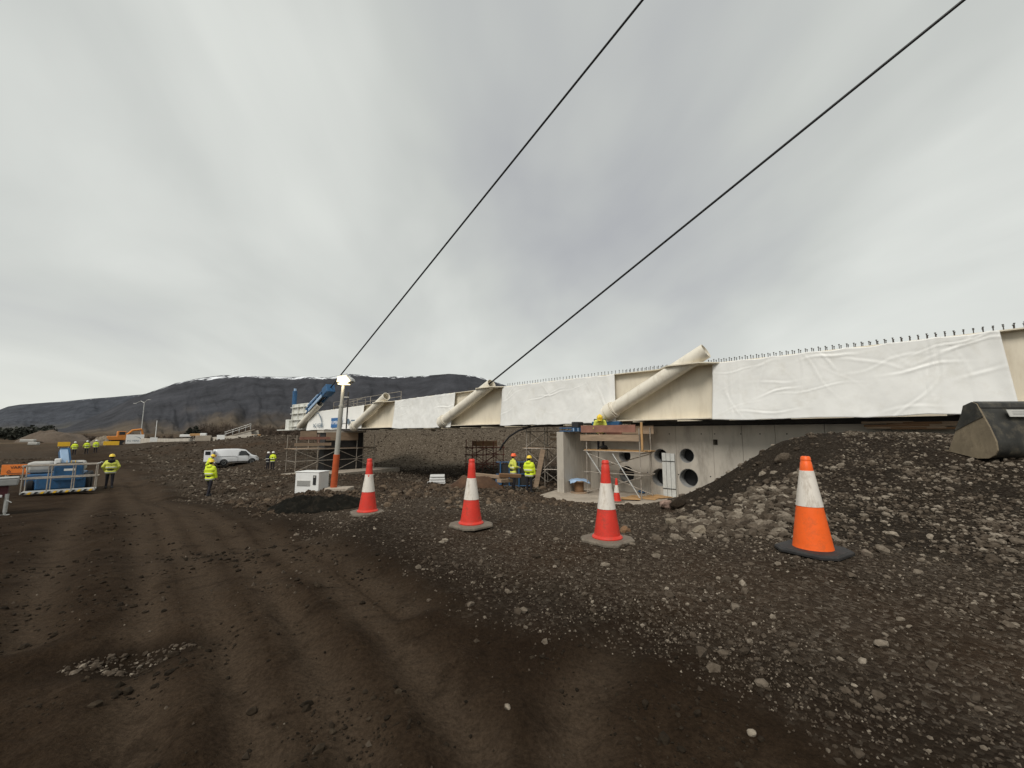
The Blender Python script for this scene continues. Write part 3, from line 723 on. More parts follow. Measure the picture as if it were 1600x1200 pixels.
# road: few pebbles, and the pothole full of them
xy, r = cand(5200, 1.6, 20); rd, _ = road_mask(xy[:, 0], xy[:, 1]); k = (rd > .6) & (rng.random(len(xy)) < np.clip(.25 + 2 * fbm(xy[:, 0] / 1.1, xy[:, 1] / 1.1, 3, 123), .02, 1)); xy, r = xy[k], r[k]
sz = (.0012 * r + .002) * (1 + rng.pareto(2.4, len(xy)) * .8); sz = np.minimum(sz, .03)
scatter('road_pebbles', xy, sz, tones(len(xy), -.05), mt['stone'], R00, 'small pebbles lying on the dirt road', 'pebbles')
n = 260; a = rng.uniform(0, 2 * np.pi, n); q = np.sqrt(rng.random(n)); ex, ey = .40 * q * np.cos(a), .15 * q * np.sin(a)
xy = np.stack([HOLE[0] + ex * .93 - ey * .37 * -1 * -1 + 0 * ey, HOLE[1] + ex * .37 + ey * .93], -1)
scatter('pothole_stones', xy, np.minimum(rng.uniform(.004, .011, n) * (1 + rng.pareto(2.2, n) * .7), .035), tones(n, .10), mt['stone'], R0, 'pale stones gathered in a shallow pothole of the dirt road', 'pebbles')
xy, r = cand(15000, 1.5, 16, -56, 30); rd, _ = road_mask(xy[:, 0], xy[:, 1]); k = (rd > .5) & (rng.random(len(xy)) < np.clip(.12 + 2.6 * fbm(xy[:, 0] / .8, xy[:, 1] / .8, 3, 133), .03, 1)); xy, r = xy[k], r[k]
mt['clod'] = stone_mat('earth_clod', (.012, .009, .006), (.030, .022, .0145), (.055, .042, .029))
scatter('dirt_clods', xy, np.minimum((.0016 * r + .0022) * (1 + rng.pareto(2.2, len(xy)) * .9), .035), tones(len(xy)), mt['clod'], R0, 'small brown clods of earth crumbled over the dirt road', 'dirt')
# rubble on the far ground and on the bank across the site
xy, r = cand(52000, 13, 75, -52, 16); rd, _ = road_mask(xy[:, 0], xy[:, 1]); _pp = 800 + F * xy[:, 0] / xy[:, 1]; onbank = (_pp > 560) & (xy[:, 1] > 47); k = (rd < .4) & keep(xy) & (~onbank | (rng.random(len(xy)) < .3)) & (mound_mask(xy[:, 0], xy[:, 1]) < .2) & (rng.random(len(xy)) < np.clip(.55 + 1.4 * fbm(xy[:, 0] / 4, xy[:, 1] / 4, 3, 141), .05, 1)); xy, r = xy[k], r[k]
sz = (.0014 * r + .008) * (1 + rng.pareto(2.3, len(xy)) * .9); sz = np.minimum(sz, .15)
brn = (fbm(xy[:, 0] / 6, xy[:, 1] / 6, 2, 151) > .04) & (r < 40)
scatter('rubble', xy[~brn], sz[~brn], tones((~brn).sum(), .05), mt['stone'], R0[:4] + R00[:2], 'grey rubble over the excavated ground and far bank', 'rubble')
scatter('brown_rubble', xy[brn], sz[brn], tones(brn.sum(), .05), mt['stone_brown'], R0[:4] + R00[:2], 'brown rubble over the excavated ground and far bank', 'rubble')

# single rocks one can pick out
def rock_meshes(n, sub, seed, mat):
    r = []
    for k in range(n):
        v, f = rock_shape(sub, seed + k); me = bpy.data.meshes.new('rock'); me.from_pydata(v.tolist(), [], f.tolist())
        tn = np.random.default_rng(seed + k).uniform(.5, .9); at = me.attributes.new('tone', 'FLOAT', 'POINT'); at.data.foreach_set('value', np.full(len(v), tn, np.float32)); me.materials.append(mat); r.append(me)
    return r
RM = rock_meshes(10, 2, 900, mt['stone']); RMB = rock_meshes(4, 2, 950, mt['stone_brown'])
def rock(px, py, wpx, label, me=None, group=None, name='rock', flat=1.0, wy=None):
    p = gpt(px, py); z = float(zfull(np.array([p.x]), np.array([p.y]))[0][0]); s_ = wpx / F * p.y / 2
    o = share(name, me or random.choice(RM), None, (p.x, p.y, z + s_ * .25 * flat), (random.uniform(-.3, .3), random.uniform(-.3, .3), random.uniform(0, 6.28)), (s_, s_ * random.uniform(.8, 1.0), s_ * flat))
    return tag(o, label, 'rock', group)
mt['pink'] = M('pinkish_rock', (.28, .19, .15), .9, var=.3, scale=3, bump=.5, bscale=12)
mt['tanrock'] = M('tan_rock', (.20, .165, .12), .9, var=.25, scale=3, bump=.5, bscale=12)
def rock_m(seed, mat, sub=2):
    v, f = rock_shape(sub, seed); me = bpy.data.meshes.new('rock'); me.from_pydata(v.tolist(), [], f.tolist()); me.materials.append(mat); return me
rock(1042, 792, 27, 'pinkish boulder at the corner of the concrete slab by the mound', rock_m(1, mt['pink']), name='boulder')
rock(1062, 790, 26, 'dark grey boulder right behind the pinkish one by the mound', rock_m(2, mt['stone']), name='boulder')
rock(1070, 812, 34, 'flat tan slab of rock at the left toe of the mound', rock_m(3, mt['tanrock']), name='boulder', flat=.6)
rock(1048, 818, 24, 'tan rock left of the flat tan slab at the mound toe', rock_m(4, mt['tanrock']), name='boulder')
rock(1095, 838, 28, 'grey green angular rock low on the mound toe, left of the orange cone', rock_m(5, mt['tanrock']), name='boulder')
rock(1057, 846, 20, 'pale grey rock at the mound edge between the orange and red cones', RM[1], name='boulder')
rock(1028, 850, 24, 'pale rock nearest the red cone at the end of the mound edge', RM[2], name='boulder')
rock(978, 832, 20, 'rust coloured rock right behind a red cone', rock_m(6, mt['timber']), name='boulder')
rock(1222, 718, 30, 'large pale rock high on the left shoulder of the mound', RM[3], name='boulder')
rock(1238, 818, 24, 'pale flat rock just left of the orange cone', RM[4], name='boulder', flat=.7)
rock(793, 1124, 13, 'small pale stone alone on the bare road, bottom centre', RM[5], name='stone')
rock(1175, 1146, 14, 'small pale stone alone on the bare road, bottom right of centre', RM[6], name='stone')
rock(1376, 1014, 22, 'pale stone at the dark road edge, right foreground', RM[7], name='stone')
rock(1111, 1044, 14, 'pale stone at the dark road edge, centre right foreground', RM[0], name='stone')
rock(1378, 863, 22, 'pale stone right of the black cone base', RM[8], name='stone')
rock(1355, 869, 18, 'dull stone touching the right of the black cone base', RM[9], name='stone')
rock(1330, 905, 16, 'pale stone on the gravel below the black cone base', RM[2], name='stone')
for k in range(75):
    px = random.uniform(1075, 1250); py = random.uniform(800, 852) - (px - 1075) * random.uniform(0, .45)
    if py < 735 or (px > 1232 and py > 770): continue
    rock(px, py, random.uniform(8, 20), 'grey rock in the rubble slope left of the orange cone', group='rocks in the rubble slope of the mound')
for k in range(60):
    px = random.uniform(1290, 1595); py = random.uniform(715, 860)
    rock(px, py, random.uniform(7, 13) * (1 + (py - 715) / 500), 'grey stone on the mound face right of the orange cone', group='stones on the mound face')
for k in range(46):
    px = random.uniform(590, 860); py = random.uniform(756, 800)
    rock(px, py, random.uniform(7, 13), 'brown rubble rock behind the red cones', me=random.choice(RMB), group='brown rocks behind the red cones')
for k in range(22):
    px = random.uniform(1100, 1590); py = random.uniform(880, 1010)
    rock(px, py, random.uniform(7, 12), 'grey stone loose on the gravel flat in the right foreground', group='stones on the gravel flat')

# ------------------------------------------------------------------ the bridge
TOPP = [(488, 645), (505, 641), (576, 633), (622, 627), (700, 616), (790, 603.5), (880, 593.5), (965, 585), (1040, 577), (1120, 569), (1340, 544), (1565, 517), (1600, 513)]
BOTP = [(488, 672), (622, 668), (790, 663), (965, 659), (1120, 654), (1340, 648.5), (1480, 645), (1600, 641)]
_t = sorted(loc_on(*a) for a in TOPP); _b = sorted(loc_on(*a) for a in BOTP)
TS, TZ = [a[0] for a in _t], [a[1] for a in _t]; BS, BZ = [a[0] for a in _b], [a[1] for a in _b]
def fit(xs, ys, deg=3):
    cc = np.polyfit(xs, ys, deg); return lambda s_: float(np.polyval(cc, np.clip(s_, min(xs) - 1, max(xs) + 1)))
ztop = fit(TS, TZ, 4); zbot = fit(BS, BZ, 2)
S0 = loc_on(488, 660)[0]; S1 = 32.0; BWID = 8.0
br = thing('bridge', 'cream steel bridge girder with slanting stay tubes being launched over the site', 'bridge', BO, BRZ)
def strip(y0, y1, f0, f1, s0=None, s1=None, n=70):
    """solid running along the bridge: section y0..y1 by f0(s)..f1(s)"""
    s0 = S0 if s0 is None else s0; s1 = S1 if s1 is None else s1
    mb = MB(); vs = []
    for i in range(n + 1):
        s_ = s0 + (s1 - s0) * i / n
        vs += [(s_, y0, f0(s_)), (s_, y1, f0(s_)), (s_, y1, f1(s_)), (s_, y0, f1(s_))]
    fs = []
    for i in range(n):
        for j in range(4): fs.append((i * 4 + j, i * 4 + (j + 1) % 4, i * 4 + 4 + (j + 1) % 4, i * 4 + 4 + j))
    fs += [(0, 1, 2, 3), (n * 4, n * 4 + 1, n * 4 + 2, n * 4 + 3)]
    return mb.add(vs, fs)
for yw in (0.0, BWID):
    strip(yw, yw + .03, lambda s_: zbot(s_) + .04, lambda s_: ztop(s_) - .04).build('web', mt['cream'], br)
    strip(yw - .24, yw + .30, lambda s_: ztop(s_) - .04, ztop).build('top_flange', mt['cream'], br)
    strip(yw - .42, yw + .40, zbot, lambda s_: zbot(s_) + .045).build('bottom_flange', mt['cream'], br)
strip(.42, BWID - .44, lambda s_: zbot(s_) + .5, lambda s_: zbot(s_) + .56).build('deck_plate', mt['dark'], br)
k = 0; s_ = S0 + 1
mbx = MB().box((0, 0, 0), (.28, BWID - .9, .42)).mesh('cross_beam', mt['dark'])
while s_ < S1:
    share('cross_beam', mbx, br, (s_, BWID / 2, zbot(s_) + .26)); s_ += 3.0
# shear studs along the top flange, a bent pair at each place
sm = MB()
sm.lathe([(.013, 0), (.013, .155), (.026, .158), (.026, .18)], 7)
studm = sm.mesh('shear_stud', mt['stud'])
s_ = loc_on(735, 600)[0]; cnt = 0
skip = [(loc_on(a, 580, -.45)[0], loc_on(b, 560, -.45)[0]) for a, b in ((1040, 1100), (735, 785))]
while s_ < 22 and cnt < 290:
    if not any(a < s_ < b for a, b in skip):
        if s_ > 4: share('shear_stud', studm, br, (s_ + .03, .14, ztop(s_)), (random.uniform(-.03, .03), random.uniform(-.05, .05), 0)); cnt += 1
        share('shear_stud', studm, br, (s_, -.1 + random.uniform(-.02, .02), ztop(s_)), (random.uniform(-.03, .03), random.uniform(-.05, .05), 0), (1, 1, random.uniform(.94, 1.06))); cnt += 1
    s_ += .20
# stay tubes with collars and ear plates
def stay(b, t, r=.33, far=False, own=None):
    yl = -.5
    (sb, zb), (st, zt) = loc_on(*b, yl), loc_on(*t, yl)
    y = yl if not far else BWID + .5
    A = Vector((sb, y, zb)); B = Vector((st, y, zt)); ax = (B - A).normalized()
    tb = MB().pipe(A - ax * .15, B, r, r - .035, 32).build('stay_tube', mt['tube'], br, smooth=True)
    MB().pipe(A - ax * .28, A + ax * .06, r + .09, r - .02, 32).build('collar', mt['tube'], tb, smooth=True)
    MB().pipe(A + ax * .10, A + ax * .16, r + .05, r, 32).build('collar_ring', mt['tube'], tb, smooth=True)
    MB().tube(A - ax * .45, A - ax * .28, r + .02, r + .02, 24).build('anchor_plate', mt['tube'], tb, smooth=True)
    # ear plate where the tube breaks through the widened top flange
    zc_ = ztop(st) - .02; k_ = (zc_ - zb) / (zt - zb); sc_ = sb + (st - sb) * k_
    sg = -1 if not far else 1; y0 = 0 if not far else BWID
    poly = [(sc_ - 1.15, y0 + sg * .25), (sc_ - .5, y0 + sg * .95), (sc_ + .85, y0 + sg * .95), (sc_ + 1.5, y0 + sg * .25)]
    mb = MB(); vs = [(p[0], p[1], ztop(p[0]) - .048) for p in poly] + [(p[0], p[1], ztop(p[0]) + .003) for p in poly]
    mb.add(vs, [(0, 1, 2, 3), (4, 5, 6, 7), (0, 1, 5, 4), (1, 2, 6, 5), (2, 3, 7, 6), (3, 0, 4, 7)]).build('ear_plate', mt['cream'], br)
    return A, B, ax
st_n = stay((957, 641), (1103, 548))
st_2 = stay((694, 657), (768, 600))
st_3 = stay((555, 665), (604, 619))
step = (st_n[0].x - st_3[0].x) / 2
for p_ in (((694, 657), (768, 600)), ((555, 665), (604, 619))): stay(*p_, far=True)
# fourth pair at the launching end
for y in (-.5, BWID + .5):
    A = Vector((st_3[0].x - step, y, st_3[0].z + .1)); ax = st_3[2]
    B = A + ax * 5.6
    MB().pipe(A, B, .33, .295, 32).build('stay_tube', mt['tube'], br, smooth=True)
# stiffened launching end, ribbed both ways
nx0, nx1 = loc_on(456, 660)[0], S0
zt_, zb_ = loc_on(470, 631)[1], loc_on(470, 671)[1]
ln_ = abs(nx1 - nx0)
MB().prism([(nx0, zb_), (nx1 + .2, zb_), (nx1 + .2, zt_ - 1.15), (nx1 - ln_ * .25, zt_), (nx0 + .1, zt_)], -.1, .5, 'y').build('nose_box', mt['nose'], br, bevel=.02)
for k in range(4):
    zz_ = zb_ + (zt_ - zb_) * (.12 + .25 * k)
    MB().box(((nx0 + nx1) / 2 - ln_ * .12, -.2, zz_), (ln_ * .72, .2, .07)).build('nose_rib', mt['nose'], br)
for k in range(3):
    MB().box((nx0 + ln_ * (.12 + .27 * k), -.19, (zt_ + zb_) / 2), (.08, .17, (zt_ - zb_) * .96)).build('nose_stiffener', mt['nose'], br)
MB().box((nx0 - .5, -.1, zb_ + .55), (1.1, .5, 1.3)).build('nose_bracket', mt['nose'], br, bevel=.02)
MB().box((nx0 - 1.0, 0, zb_ - .05), (4.2, 1.2, .10)).build('nose_platform', mt['nose'], br)
a = loc_on(457, 633); b = loc_on(459, 607)
cy_ = MB().tube((a[0], .2, a[1] - .3), (a[0], .2, b[1] - .3), .26, .26, 18).build('jack_cylinder', mt['blue'], br, smooth=True)
MB().tube((a[0], .2, b[1] - .3), (a[0], .2, b[1]), .15, .15, 14).build('jack_rod', mt['ltblue'], cy_, smooth=True)
# handrail at the end of the deck
def rail(parent, pts, zs, h=1.1, mat=None, nm='handrail'):
    mat = mat or mt['scaf']
    for (x, y), z in zip(pts, zs): MB().tube((x, y, z), (x, y, z + h), .028, .028, 7).build('rail_post', mat, parent)
    for kk in (.55, 1.0):
        MB().path([(x, y, z + h * kk) for (x, y), z in zip(pts, zs)], .025, 6).build(nm, mat, parent)
ra, rb = loc_on(508, 636)[0], loc_on(612, 625)[0]
xs = np.linspace(ra, rb, 6); rail(br, [(x, .9) for x in xs], [ztop(x) - .05 for x in xs], 1.0)
xs = np.linspace(ra, ra + 5, 3); rail(br, [(x, 1.9) for x in xs], [ztop(x) - .05 for x in xs], 1.05)
MB().bar((ra, .9, ztop(ra) + .3), (ra + 5, 1.9, ztop(ra) + 1.3), .05, .05).build('rail_brace', mt['scaf'], br)

# blue strand jack lying along the stay at the launching end
c1a, c1b = Vector((0, 0, 0)), Vector((0, 0, 0))
def on_plane(px, py, yl): s_, z_ = loc_on(px, py, yl); return Vector((s_, yl, z_))
J0, J1 = on_plane(483, 643, -.5), on_plane(517, 606, -.5)
jk = thing('strand_jack', 'blue hydraulic strand jack slanting up from the far bridge end', 'hydraulic jack', BM @ J0, BRZ)
jx = (J1 - J0); jl = jx.length; jx.normalize(); jz = jx.cross(Vector((0, 1, 0))) * -1
def jp(a, b, c_): return jx * a + Vector((0, .75, 0)) * b + jz * (c_ * .75)
for y in (-.42, .42):
    for zz_ in (-.3, .3): MB().bar(jp(0, y, zz_), jp(jl * .82, y, zz_), .14, .14).build('jack_beam', mt['blue'], jk)
for q in (.08, .3, .52, .72):
    MB().bar(jp(jl * q, -.5, -.05), jp(jl * q, .5, -.05), .16, .55).build('jack_frame', mt['blue'], jk)
MB().tube(jp(jl * .1, 0, 0), jp(jl * .7, 0, 0), .24, .24, 16).build('jack_body', mt['dark'], jk, smooth=True)
MB().bar(jp(jl * .8, 0, 0), jp(jl * 1.0, 0, 0), .9, .85).build('jack_head', mt['blue'], jk, bevel=.06)
MB().bar(jp(jl * .15, -.55, .3), jp(jl * .75, -.55, .3), .06, .3).build('side_plate', mt['ltblue'], jk)
MB().tube(jp(jl * .1, -.3, -.62), jp(jl * .55, -.3, -.55), .13, .13, 10).build('jack_ram', mt['ltblue'], jk, smooth=True)

# stay cables
def cable(a, b, ext, label, r=.055):
    A, B = on_plane(*a, -.5), on_plane(*b, -.5); d = (B - A)
    A = BM @ A; d = BM.to_3x3() @ d
    o = MB().tube(Vector((0, 0, 0)) - d.normalized() * 1.0, d * ext, r, r, 10).build('stay_cable', mt['cable'], None, smooth=True, loc=A)
    tag(o, label, 'cable', 'stay cables')
cable((513, 610), (1004, 0), 1.6, 'left black stay cable rising from the blue strand jack past the lamp', .062)
cable((766, 598.5), (1506, 0), 1.6, 'right black stay cable rising out of the middle slanting tube', .05)

# white tarpaulins hung over the girder
def tarp(px0, px1, label, seed, y=-.30, folds=26, slack=.06, mat='tarp', over=.09, flap=0.0, creases=()):
    s0, s1 = loc_on(px0, 620)[0], loc_on(px1, 620)[0]
    n = int(max(60, (s1 - s0) * 22)); m = 60; r_ = np.random.default_rng(seed)
    U, Vv = np.meshgrid(np.linspace(0, 1, n + 1), np.linspace(0, 1, m + 1), indexing='ij')
    Sx = s0 + (s1 - s0) * U
    D = np.zeros_like(U)
    Lx = (s1 - s0)
    for k in range(int(folds)):
        cx, cv = r_.uniform(0, 1), r_.uniform(.05, .95); an = r_.choice([r_.normal(.12, .15), r_.normal(-1.0, .3), r_.normal(.9, .3), r_.normal(1.5, .12)], p=[.4, .15, .3, .15])
        lx, lv = (U - cx) * Lx, (Vv - cv) * 2.2
        al = lx * math.cos(an) + lv * math.sin(an); ac = -lx * math.sin(an) + lv * math.cos(an)
        ac = ac + .06 * np.sin(al * 3 + k)
        le = r_.uniform(.3, 1.1); wd = r_.uniform(.018, .045); amp = r_.uniform(.15, 1.0) ** 1.5 * .026
        D += amp * (np.exp(-(ac / wd) ** 2) - .55 * np.exp(-((ac - 1.8 * wd) / wd) ** 2)) * np.exp(-(al / le) ** 2)
    D += slack * (fbm(U * Lx * .9, Vv * 1.6, 3, seed) + .45 * fbm(U * Lx * 2.6, Vv * 4, 3, seed + 5))
    D += .03 * np.sin(U * Lx * 7.3 + 1.5 * fbm(U * Lx, Vv, 2, seed + 2) * 6) * np.exp(-((U * Lx) / .45) ** 2) * (1 - Vv * .5)
    D += .03 * np.sin(U * Lx * 8.1) * np.exp(-(((1 - U) * Lx) / .45) ** 2)
    zt = np.vectorize(ztop)(Sx); zb = np.vectorize(zbot)(Sx)
    hem = over + .14 * fbm(U * Lx * .8, U * 0, 4, seed + 8)
    D += .012 * np.abs(np.sin(U * Lx * math.pi / 2.4)) ** 24 * np.sign(np.sin(U * Lx * 2.1 + 1))        # welded seams
    sag = .05 * np.abs(np.sin(U * Lx * math.pi / 1.1)) * (.5 + vn(U * Lx * 1.7, U * 0, seed + 9))
    Z = (zt + .012 - sag) * Vv + (zb - hem) * (1 - Vv)
    Sx = Sx + flap * (1 - Vv) * U ** 8 - flap * .4 * (1 - Vv) * (1 - U) ** 8
    Yc = y - D - .19 * (1 - Vv) ** 1.5
    # the top edge folds back over the flange
    v = np.stack([Sx, Yc, Z], -1).reshape(-1, 3).tolist()
    f = [(i * (m + 1) + j, (i + 1) * (m + 1) + j, (i + 1) * (m + 1) + j + 1, i * (m + 1) + j + 1) for i in range(n) for j in range(m)]
    k0 = len(v)
    for i in range(n + 1): v.append((v[i * (m + 1) + m][0], y + .34, v[i * (m + 1) + m][2] + .004 + sag[i, m]))
    f += [(i * (m + 1) + m, (i + 1) * (m + 1) + m, k0 + i + 1, k0 + i) for i in range(n)]
    v = [(BM @ Vector(p)) for p in v]
    o0 = BM @ Vector((s0, y, zbot(s0)))
    me = bpy.data.meshes.new('tarpaulin'); me.from_pydata([tuple(p - o0) for p in v], [], f); me.materials.append(mt[mat])
    me.polygons.foreach_set('use_smooth', [True] * len(f)); me.update()
    o = bpy.data.objects.new('tarpaulin', me); COL.objects.link(o); o.location = o0
    sl = o.modifiers.new('thickness', 'SOLIDIFY'); sl.thickness = .004
    tag(o, label, 'tarpaulin', 'white tarpaulins on the bridge')
    return o
tarp(1119, 1573, 'largest white tarpaulin over the near end of the bridge, above the mound', 4, folds=36, slack=.05, flap=.15)
tarp(790, 965, 'white tarpaulin between the two nearest slanting tubes, above the concrete pier', 5, folds=24, slack=.07, flap=.12)
tarp(622, 716, 'white tarpaulin between the middle and far slanting tubes', 6, folds=16, slack=.10, flap=-.2)
bnr = tarp(489, 574, 'white printed banner with blue and grey logos at the far bridge end', 9, folds=5, slack=.03, mat='banner', over=.02)
bnr['category'] = 'banner'; bnr.name = 'printed_banner'; del bnr['group']
bi = bnr.matrix_world.inverted(); RB = Matrix.Rotation(BRZ, 4, 'Z') @ Matrix.Rotation(math.pi / 2, 4, 'X')
def on_banner(name, me, px, py, dy=-.56, sc=(1, 1, 1)):
    s_, z_ = loc_on(px, py, dy); p = BM @ Vector((s_, dy, z_)) - bnr.location
    o = share(name, me, bnr, p, (0, 0, 0), (1, 1, 1)); o.matrix_local = Matrix.Translation(p) @ RB @ Matrix.Diagonal((*sc, 1)); return o
on_banner('lettering', text_mesh('ÞG VERK', .62, mt['inkgrey']), 497, 665.3, sc=(1.05, 1, 1))
arc = MB(); pa = []
for i in range(13):
    t = i / 12; an = math.radians(105 - 118 * t); wd = .02 + .2 * math.sin(math.pi * min(1, t * 1.05)) * (.4 + .6 * t)
    pa.append(((1.30 * math.cos(an) - .1, 1.35 * math.sin(an)), ((1.30 - wd) * math.cos(an) - .1, (1.35 - wd) * math.sin(an))))
for (a0, a1), (b0, b1) in zip(pa[:-1], pa[1:]): arc.add([(*a0, .003), (*a1, .003), (*b1, .003), (*b0, .003), (*a0, -.003), (*a1, -.003), (*b1, -.003), (*b0, -.003)], [(0, 1, 2, 3), (4, 5, 6, 7), (0, 3, 7, 4), (1, 2, 6, 5)])
on_banner('logo_arc', arc.mesh('logo_arc', mt['inkgrey']), 495, 665)
on_banner('logo_panel', MB().box((0, 0, 0), (2.2, .95, .006)).mesh('logo_panel', mt['inkblue']), 525, 660.5)
on_banner('panel_lettering', text_mesh('RAMBOLL', .50, mt['inkwhite']), 525, 660.5, dy=-.566)
on_banner('logo_mark', MB().lathe([(.26, -.003), (.26, .003)], 20).mesh('logo_mark', mt['inkgrey']), 544, 658.5)
on_banner('logo_dash', MB().box((0, 0, 0), (.7, .13, .006)).mesh('logo_dash', mt['inkgrey']), 551.5, 657)

# ------------------------------------------------------------------ abutment: wing wall of cast panels with ducts, and the pier wall
WY = .75
ws0 = loc_on(918, 700, WY)[0]; WZ0, WZ1 = -2.0, 1.96
ab = thing('abutment_wall', 'long grey concrete abutment wall with round duct holes under the bridge', 'wall', bw(0, 0, 0), BRZ)
joints = [ws0] + [loc_on(a, 690, WY)[0] for a in (1014, 1056, 1114, 1160, 1212, 1290)] + [24.0]
holes = [(loc_on(a, b_, WY), r_) for a, b_, r_ in ((1032, 712, .33), (1073, 712, .33), (1032, 746, .42), (1076, 747, .42), (979, 741, .42), (976, 712, .33))]
hs, hz_ = loc_on(1115, 691, WY)
def boolean_cut(o, cut):
    md = o.modifiers.new('b', 'BOOLEAN'); md.object = cut; md.operation = 'DIFFERENCE'; md.solver = 'EXACT'
    dg = bpy.context.evaluated_depsgraph_get(); me = bpy.data.meshes.new_from_object(o.evaluated_get(dg)); o.modifiers.clear(); old = o.data; o.data = me; me.name = old.name
for k in range(len(joints) - 1):
    a, b_ = joints[k] + .006, joints[k + 1] - .006
    o = MB().box(((a + b_) / 2, WY + .35 + random.uniform(-.006, .006), (WZ0 + WZ1) / 2), (b_ - a, .70, WZ1 - WZ0)).build('wall_panel', mt['concrete'], ab)
    cut = MB(); any_ = False
    for (sx, sz_), r_ in holes:
        if a - r_ < sx < b_ + r_: cut.tube((sx, WY - .3, sz_), (sx, WY + .60, sz_), r_, r_, 32); any_ = True
    if a < hs < b_: cut.box((hs, WY + .1, hz_), (.34, .9, .24)); any_ = True
    if any_:
        co = cut.build('cut', mt['black'], ab); bpy.context.view_layer.update(); boolean_cut(o, co); me = co.data; bpy.data.objects.remove(co); bpy.data.meshes.remove(me)
for (sx, sz_), r_ in holes:
    MB().pipe((sx, WY + .02, sz_), (sx, WY + .58, sz_), r_ - .002, r_ - .02, 28).build('duct', mt['grey'], ab, smooth=True)
    MB().tube((sx, WY + .55, sz_), (sx, WY + .57, sz_), r_ - .03, r_ - .03, 28).build('duct_back', mt['black'], ab)
tie = MB().tube((0, 0, 0), (0, .03, 0), .028, .028, 10).mesh('tie_hole', mt['black'])
for a in (1010, 1046, 1096, 1117, 1158, 1188, 1230):
    s_, z_ = loc_on(a, 684, WY); share('tie_hole', tie, ab, (s_, WY - .006, 1.6))
for a in (985, 1012, 1060, 1110):
    s_, z_ = loc_on(a, 740, WY); share('tie_hole', tie, ab, (s_, WY - .006, -.25))
MB().box(((ws0 + 24) / 2, WY + .30, WZ1 + .03), (24 - ws0, .5, .05)).build('wall_coping', mt['dark'], ab)
# rebar ends along the top
rb_ = MB().tube((0, 0, 0), (0, 0, .09), .012, .012, 5).mesh('rebar_end', mt['stud'])
s_ = ws0 + .6
while s_ < 14: share('rebar_end', rb_, ab, (s_, WY + .03, WZ1 + .05), (random.uniform(-.3, .3), random.uniform(-.3, .3), 0)); s_ += .2
# pier wall standing across the bridge
o_ = BMI @ pt(880, 700, 20.5); ps = o_.x
pw = thing('pier_wall', 'narrow grey concrete pier wall carrying the blue jack beside the scaffold', 'pier', bw(ps, o_.y, 0), BRZ)
pm = MB(); hh = .42
ys_ = [0, .55, 1.1, 1.65, 2.2, 2.8]
for i in range(5): MB().box((-.2, (ys_[i] + ys_[i + 1]) / 2, -.15), (.40 + random.uniform(-.004, .008), ys_[i + 1] - ys_[i] - .012, 3.7)).build('cast_panel', mt['concrete'], pw, bevel=.012)
jb = thing('blue_jack_frame', 'blue steel launching jack between pier wall and bridge', 'jack', bw(ps, o_.y + .1, 1.71), BRZ)
MB().box((.1, .7, .18), (.7, 1.5, .05)).build('top_plate', mt['blue'], jb); MB().box((.1, .7, .03), (.7, 1.5, .05)).build('bottom_plate', mt['blue'], jb)
MB().box((.46, .7, .10), (.03, 1.4, .2)).build('side_plate', mt['blue'], jb)
for y in (.1, .5, .9, 1.3): MB().box((.50, y, .10), (.05, .06, .16)).build('stiffener', mt['ltblue'], jb)
MB().box((.2, .9, .35), (.4, .5, .3)).build('ram_housing', mt['dark'], jb, bevel=.03)
# skid beam under the girder, timber packing towards the mound, hydraulic pump block beside the worker
sk = MB().box((0, 0, 0), (17, .5, .16)).build('skid_beam', mt['dark'], None, loc=bw(12.6, .9, 2.10)); sk.rotation_euler = (0, 0, BRZ)
tag(sk, 'dark steel skid beam on top of the abutment wall under the bridge', 'beam')
pk = thing('hydraulic_pump', 'dark blue hydraulic unit under the bridge beside the crouching worker', 'hydraulic unit', pt(940, 662, 20.6), BRZ)
MB().box((.3, 0, .0), (1.5, .4, .2)).build('valve_block', mt['blue'], pk, bevel=.03); MB().box((0, 0, .17), (.7, .35, .14)).build('motor', mt['dark'], pk, bevel=.03)
MB().path([(-.3, 0, .22), (-.2, 0, .32), (.2, 0, .32), (.3, 0, .22)], .02).build('handle', mt['galv'], pk)
for k in range(7):
    a = 1385 + k * 14
    p = pt(a, 660 + (k % 3) * 4, 13.9 - k * .14)
    o = MB().box((0, 0, 0), (1.3 + .3 * (k % 3), .18, .07)).build('timber_plank', mt['timber' if k % 2 else 'plank'], None, loc=p + Vector((0, 0, -.02 * (k % 2)))); o.rotation_euler = (0, 0, BRZ + random.uniform(-.15, .15))
    tag(o, 'loose timber packing plank under the bridge, left of the loader bucket', 'plank', 'timber planks under the bridge')

# ------------------------------------------------------------------ slabs
def slab(name, poly, z0, z1, mat, label):
    cx = sum(p[0] for p in poly) / len(poly); cy = sum(p[1] for p in poly) / len(poly)
    o = MB().prism([(p[0] - cx, p[1] - cy) for p in poly], z0, z1).build(name, mat, None, loc=(cx, cy, 0), bevel=.02); return tag(o, label, 'slab')
slab('concrete_slab', SLAB, -1.6, -1.26, mt['concrete2'], 'pale dusty concrete slab at the foot of the pier and abutment wall')
slab('concrete_slab', SLAB_D, -2.3, -1.78, mt['concrete2'], 'pale concrete slab under the far scaffold tower')

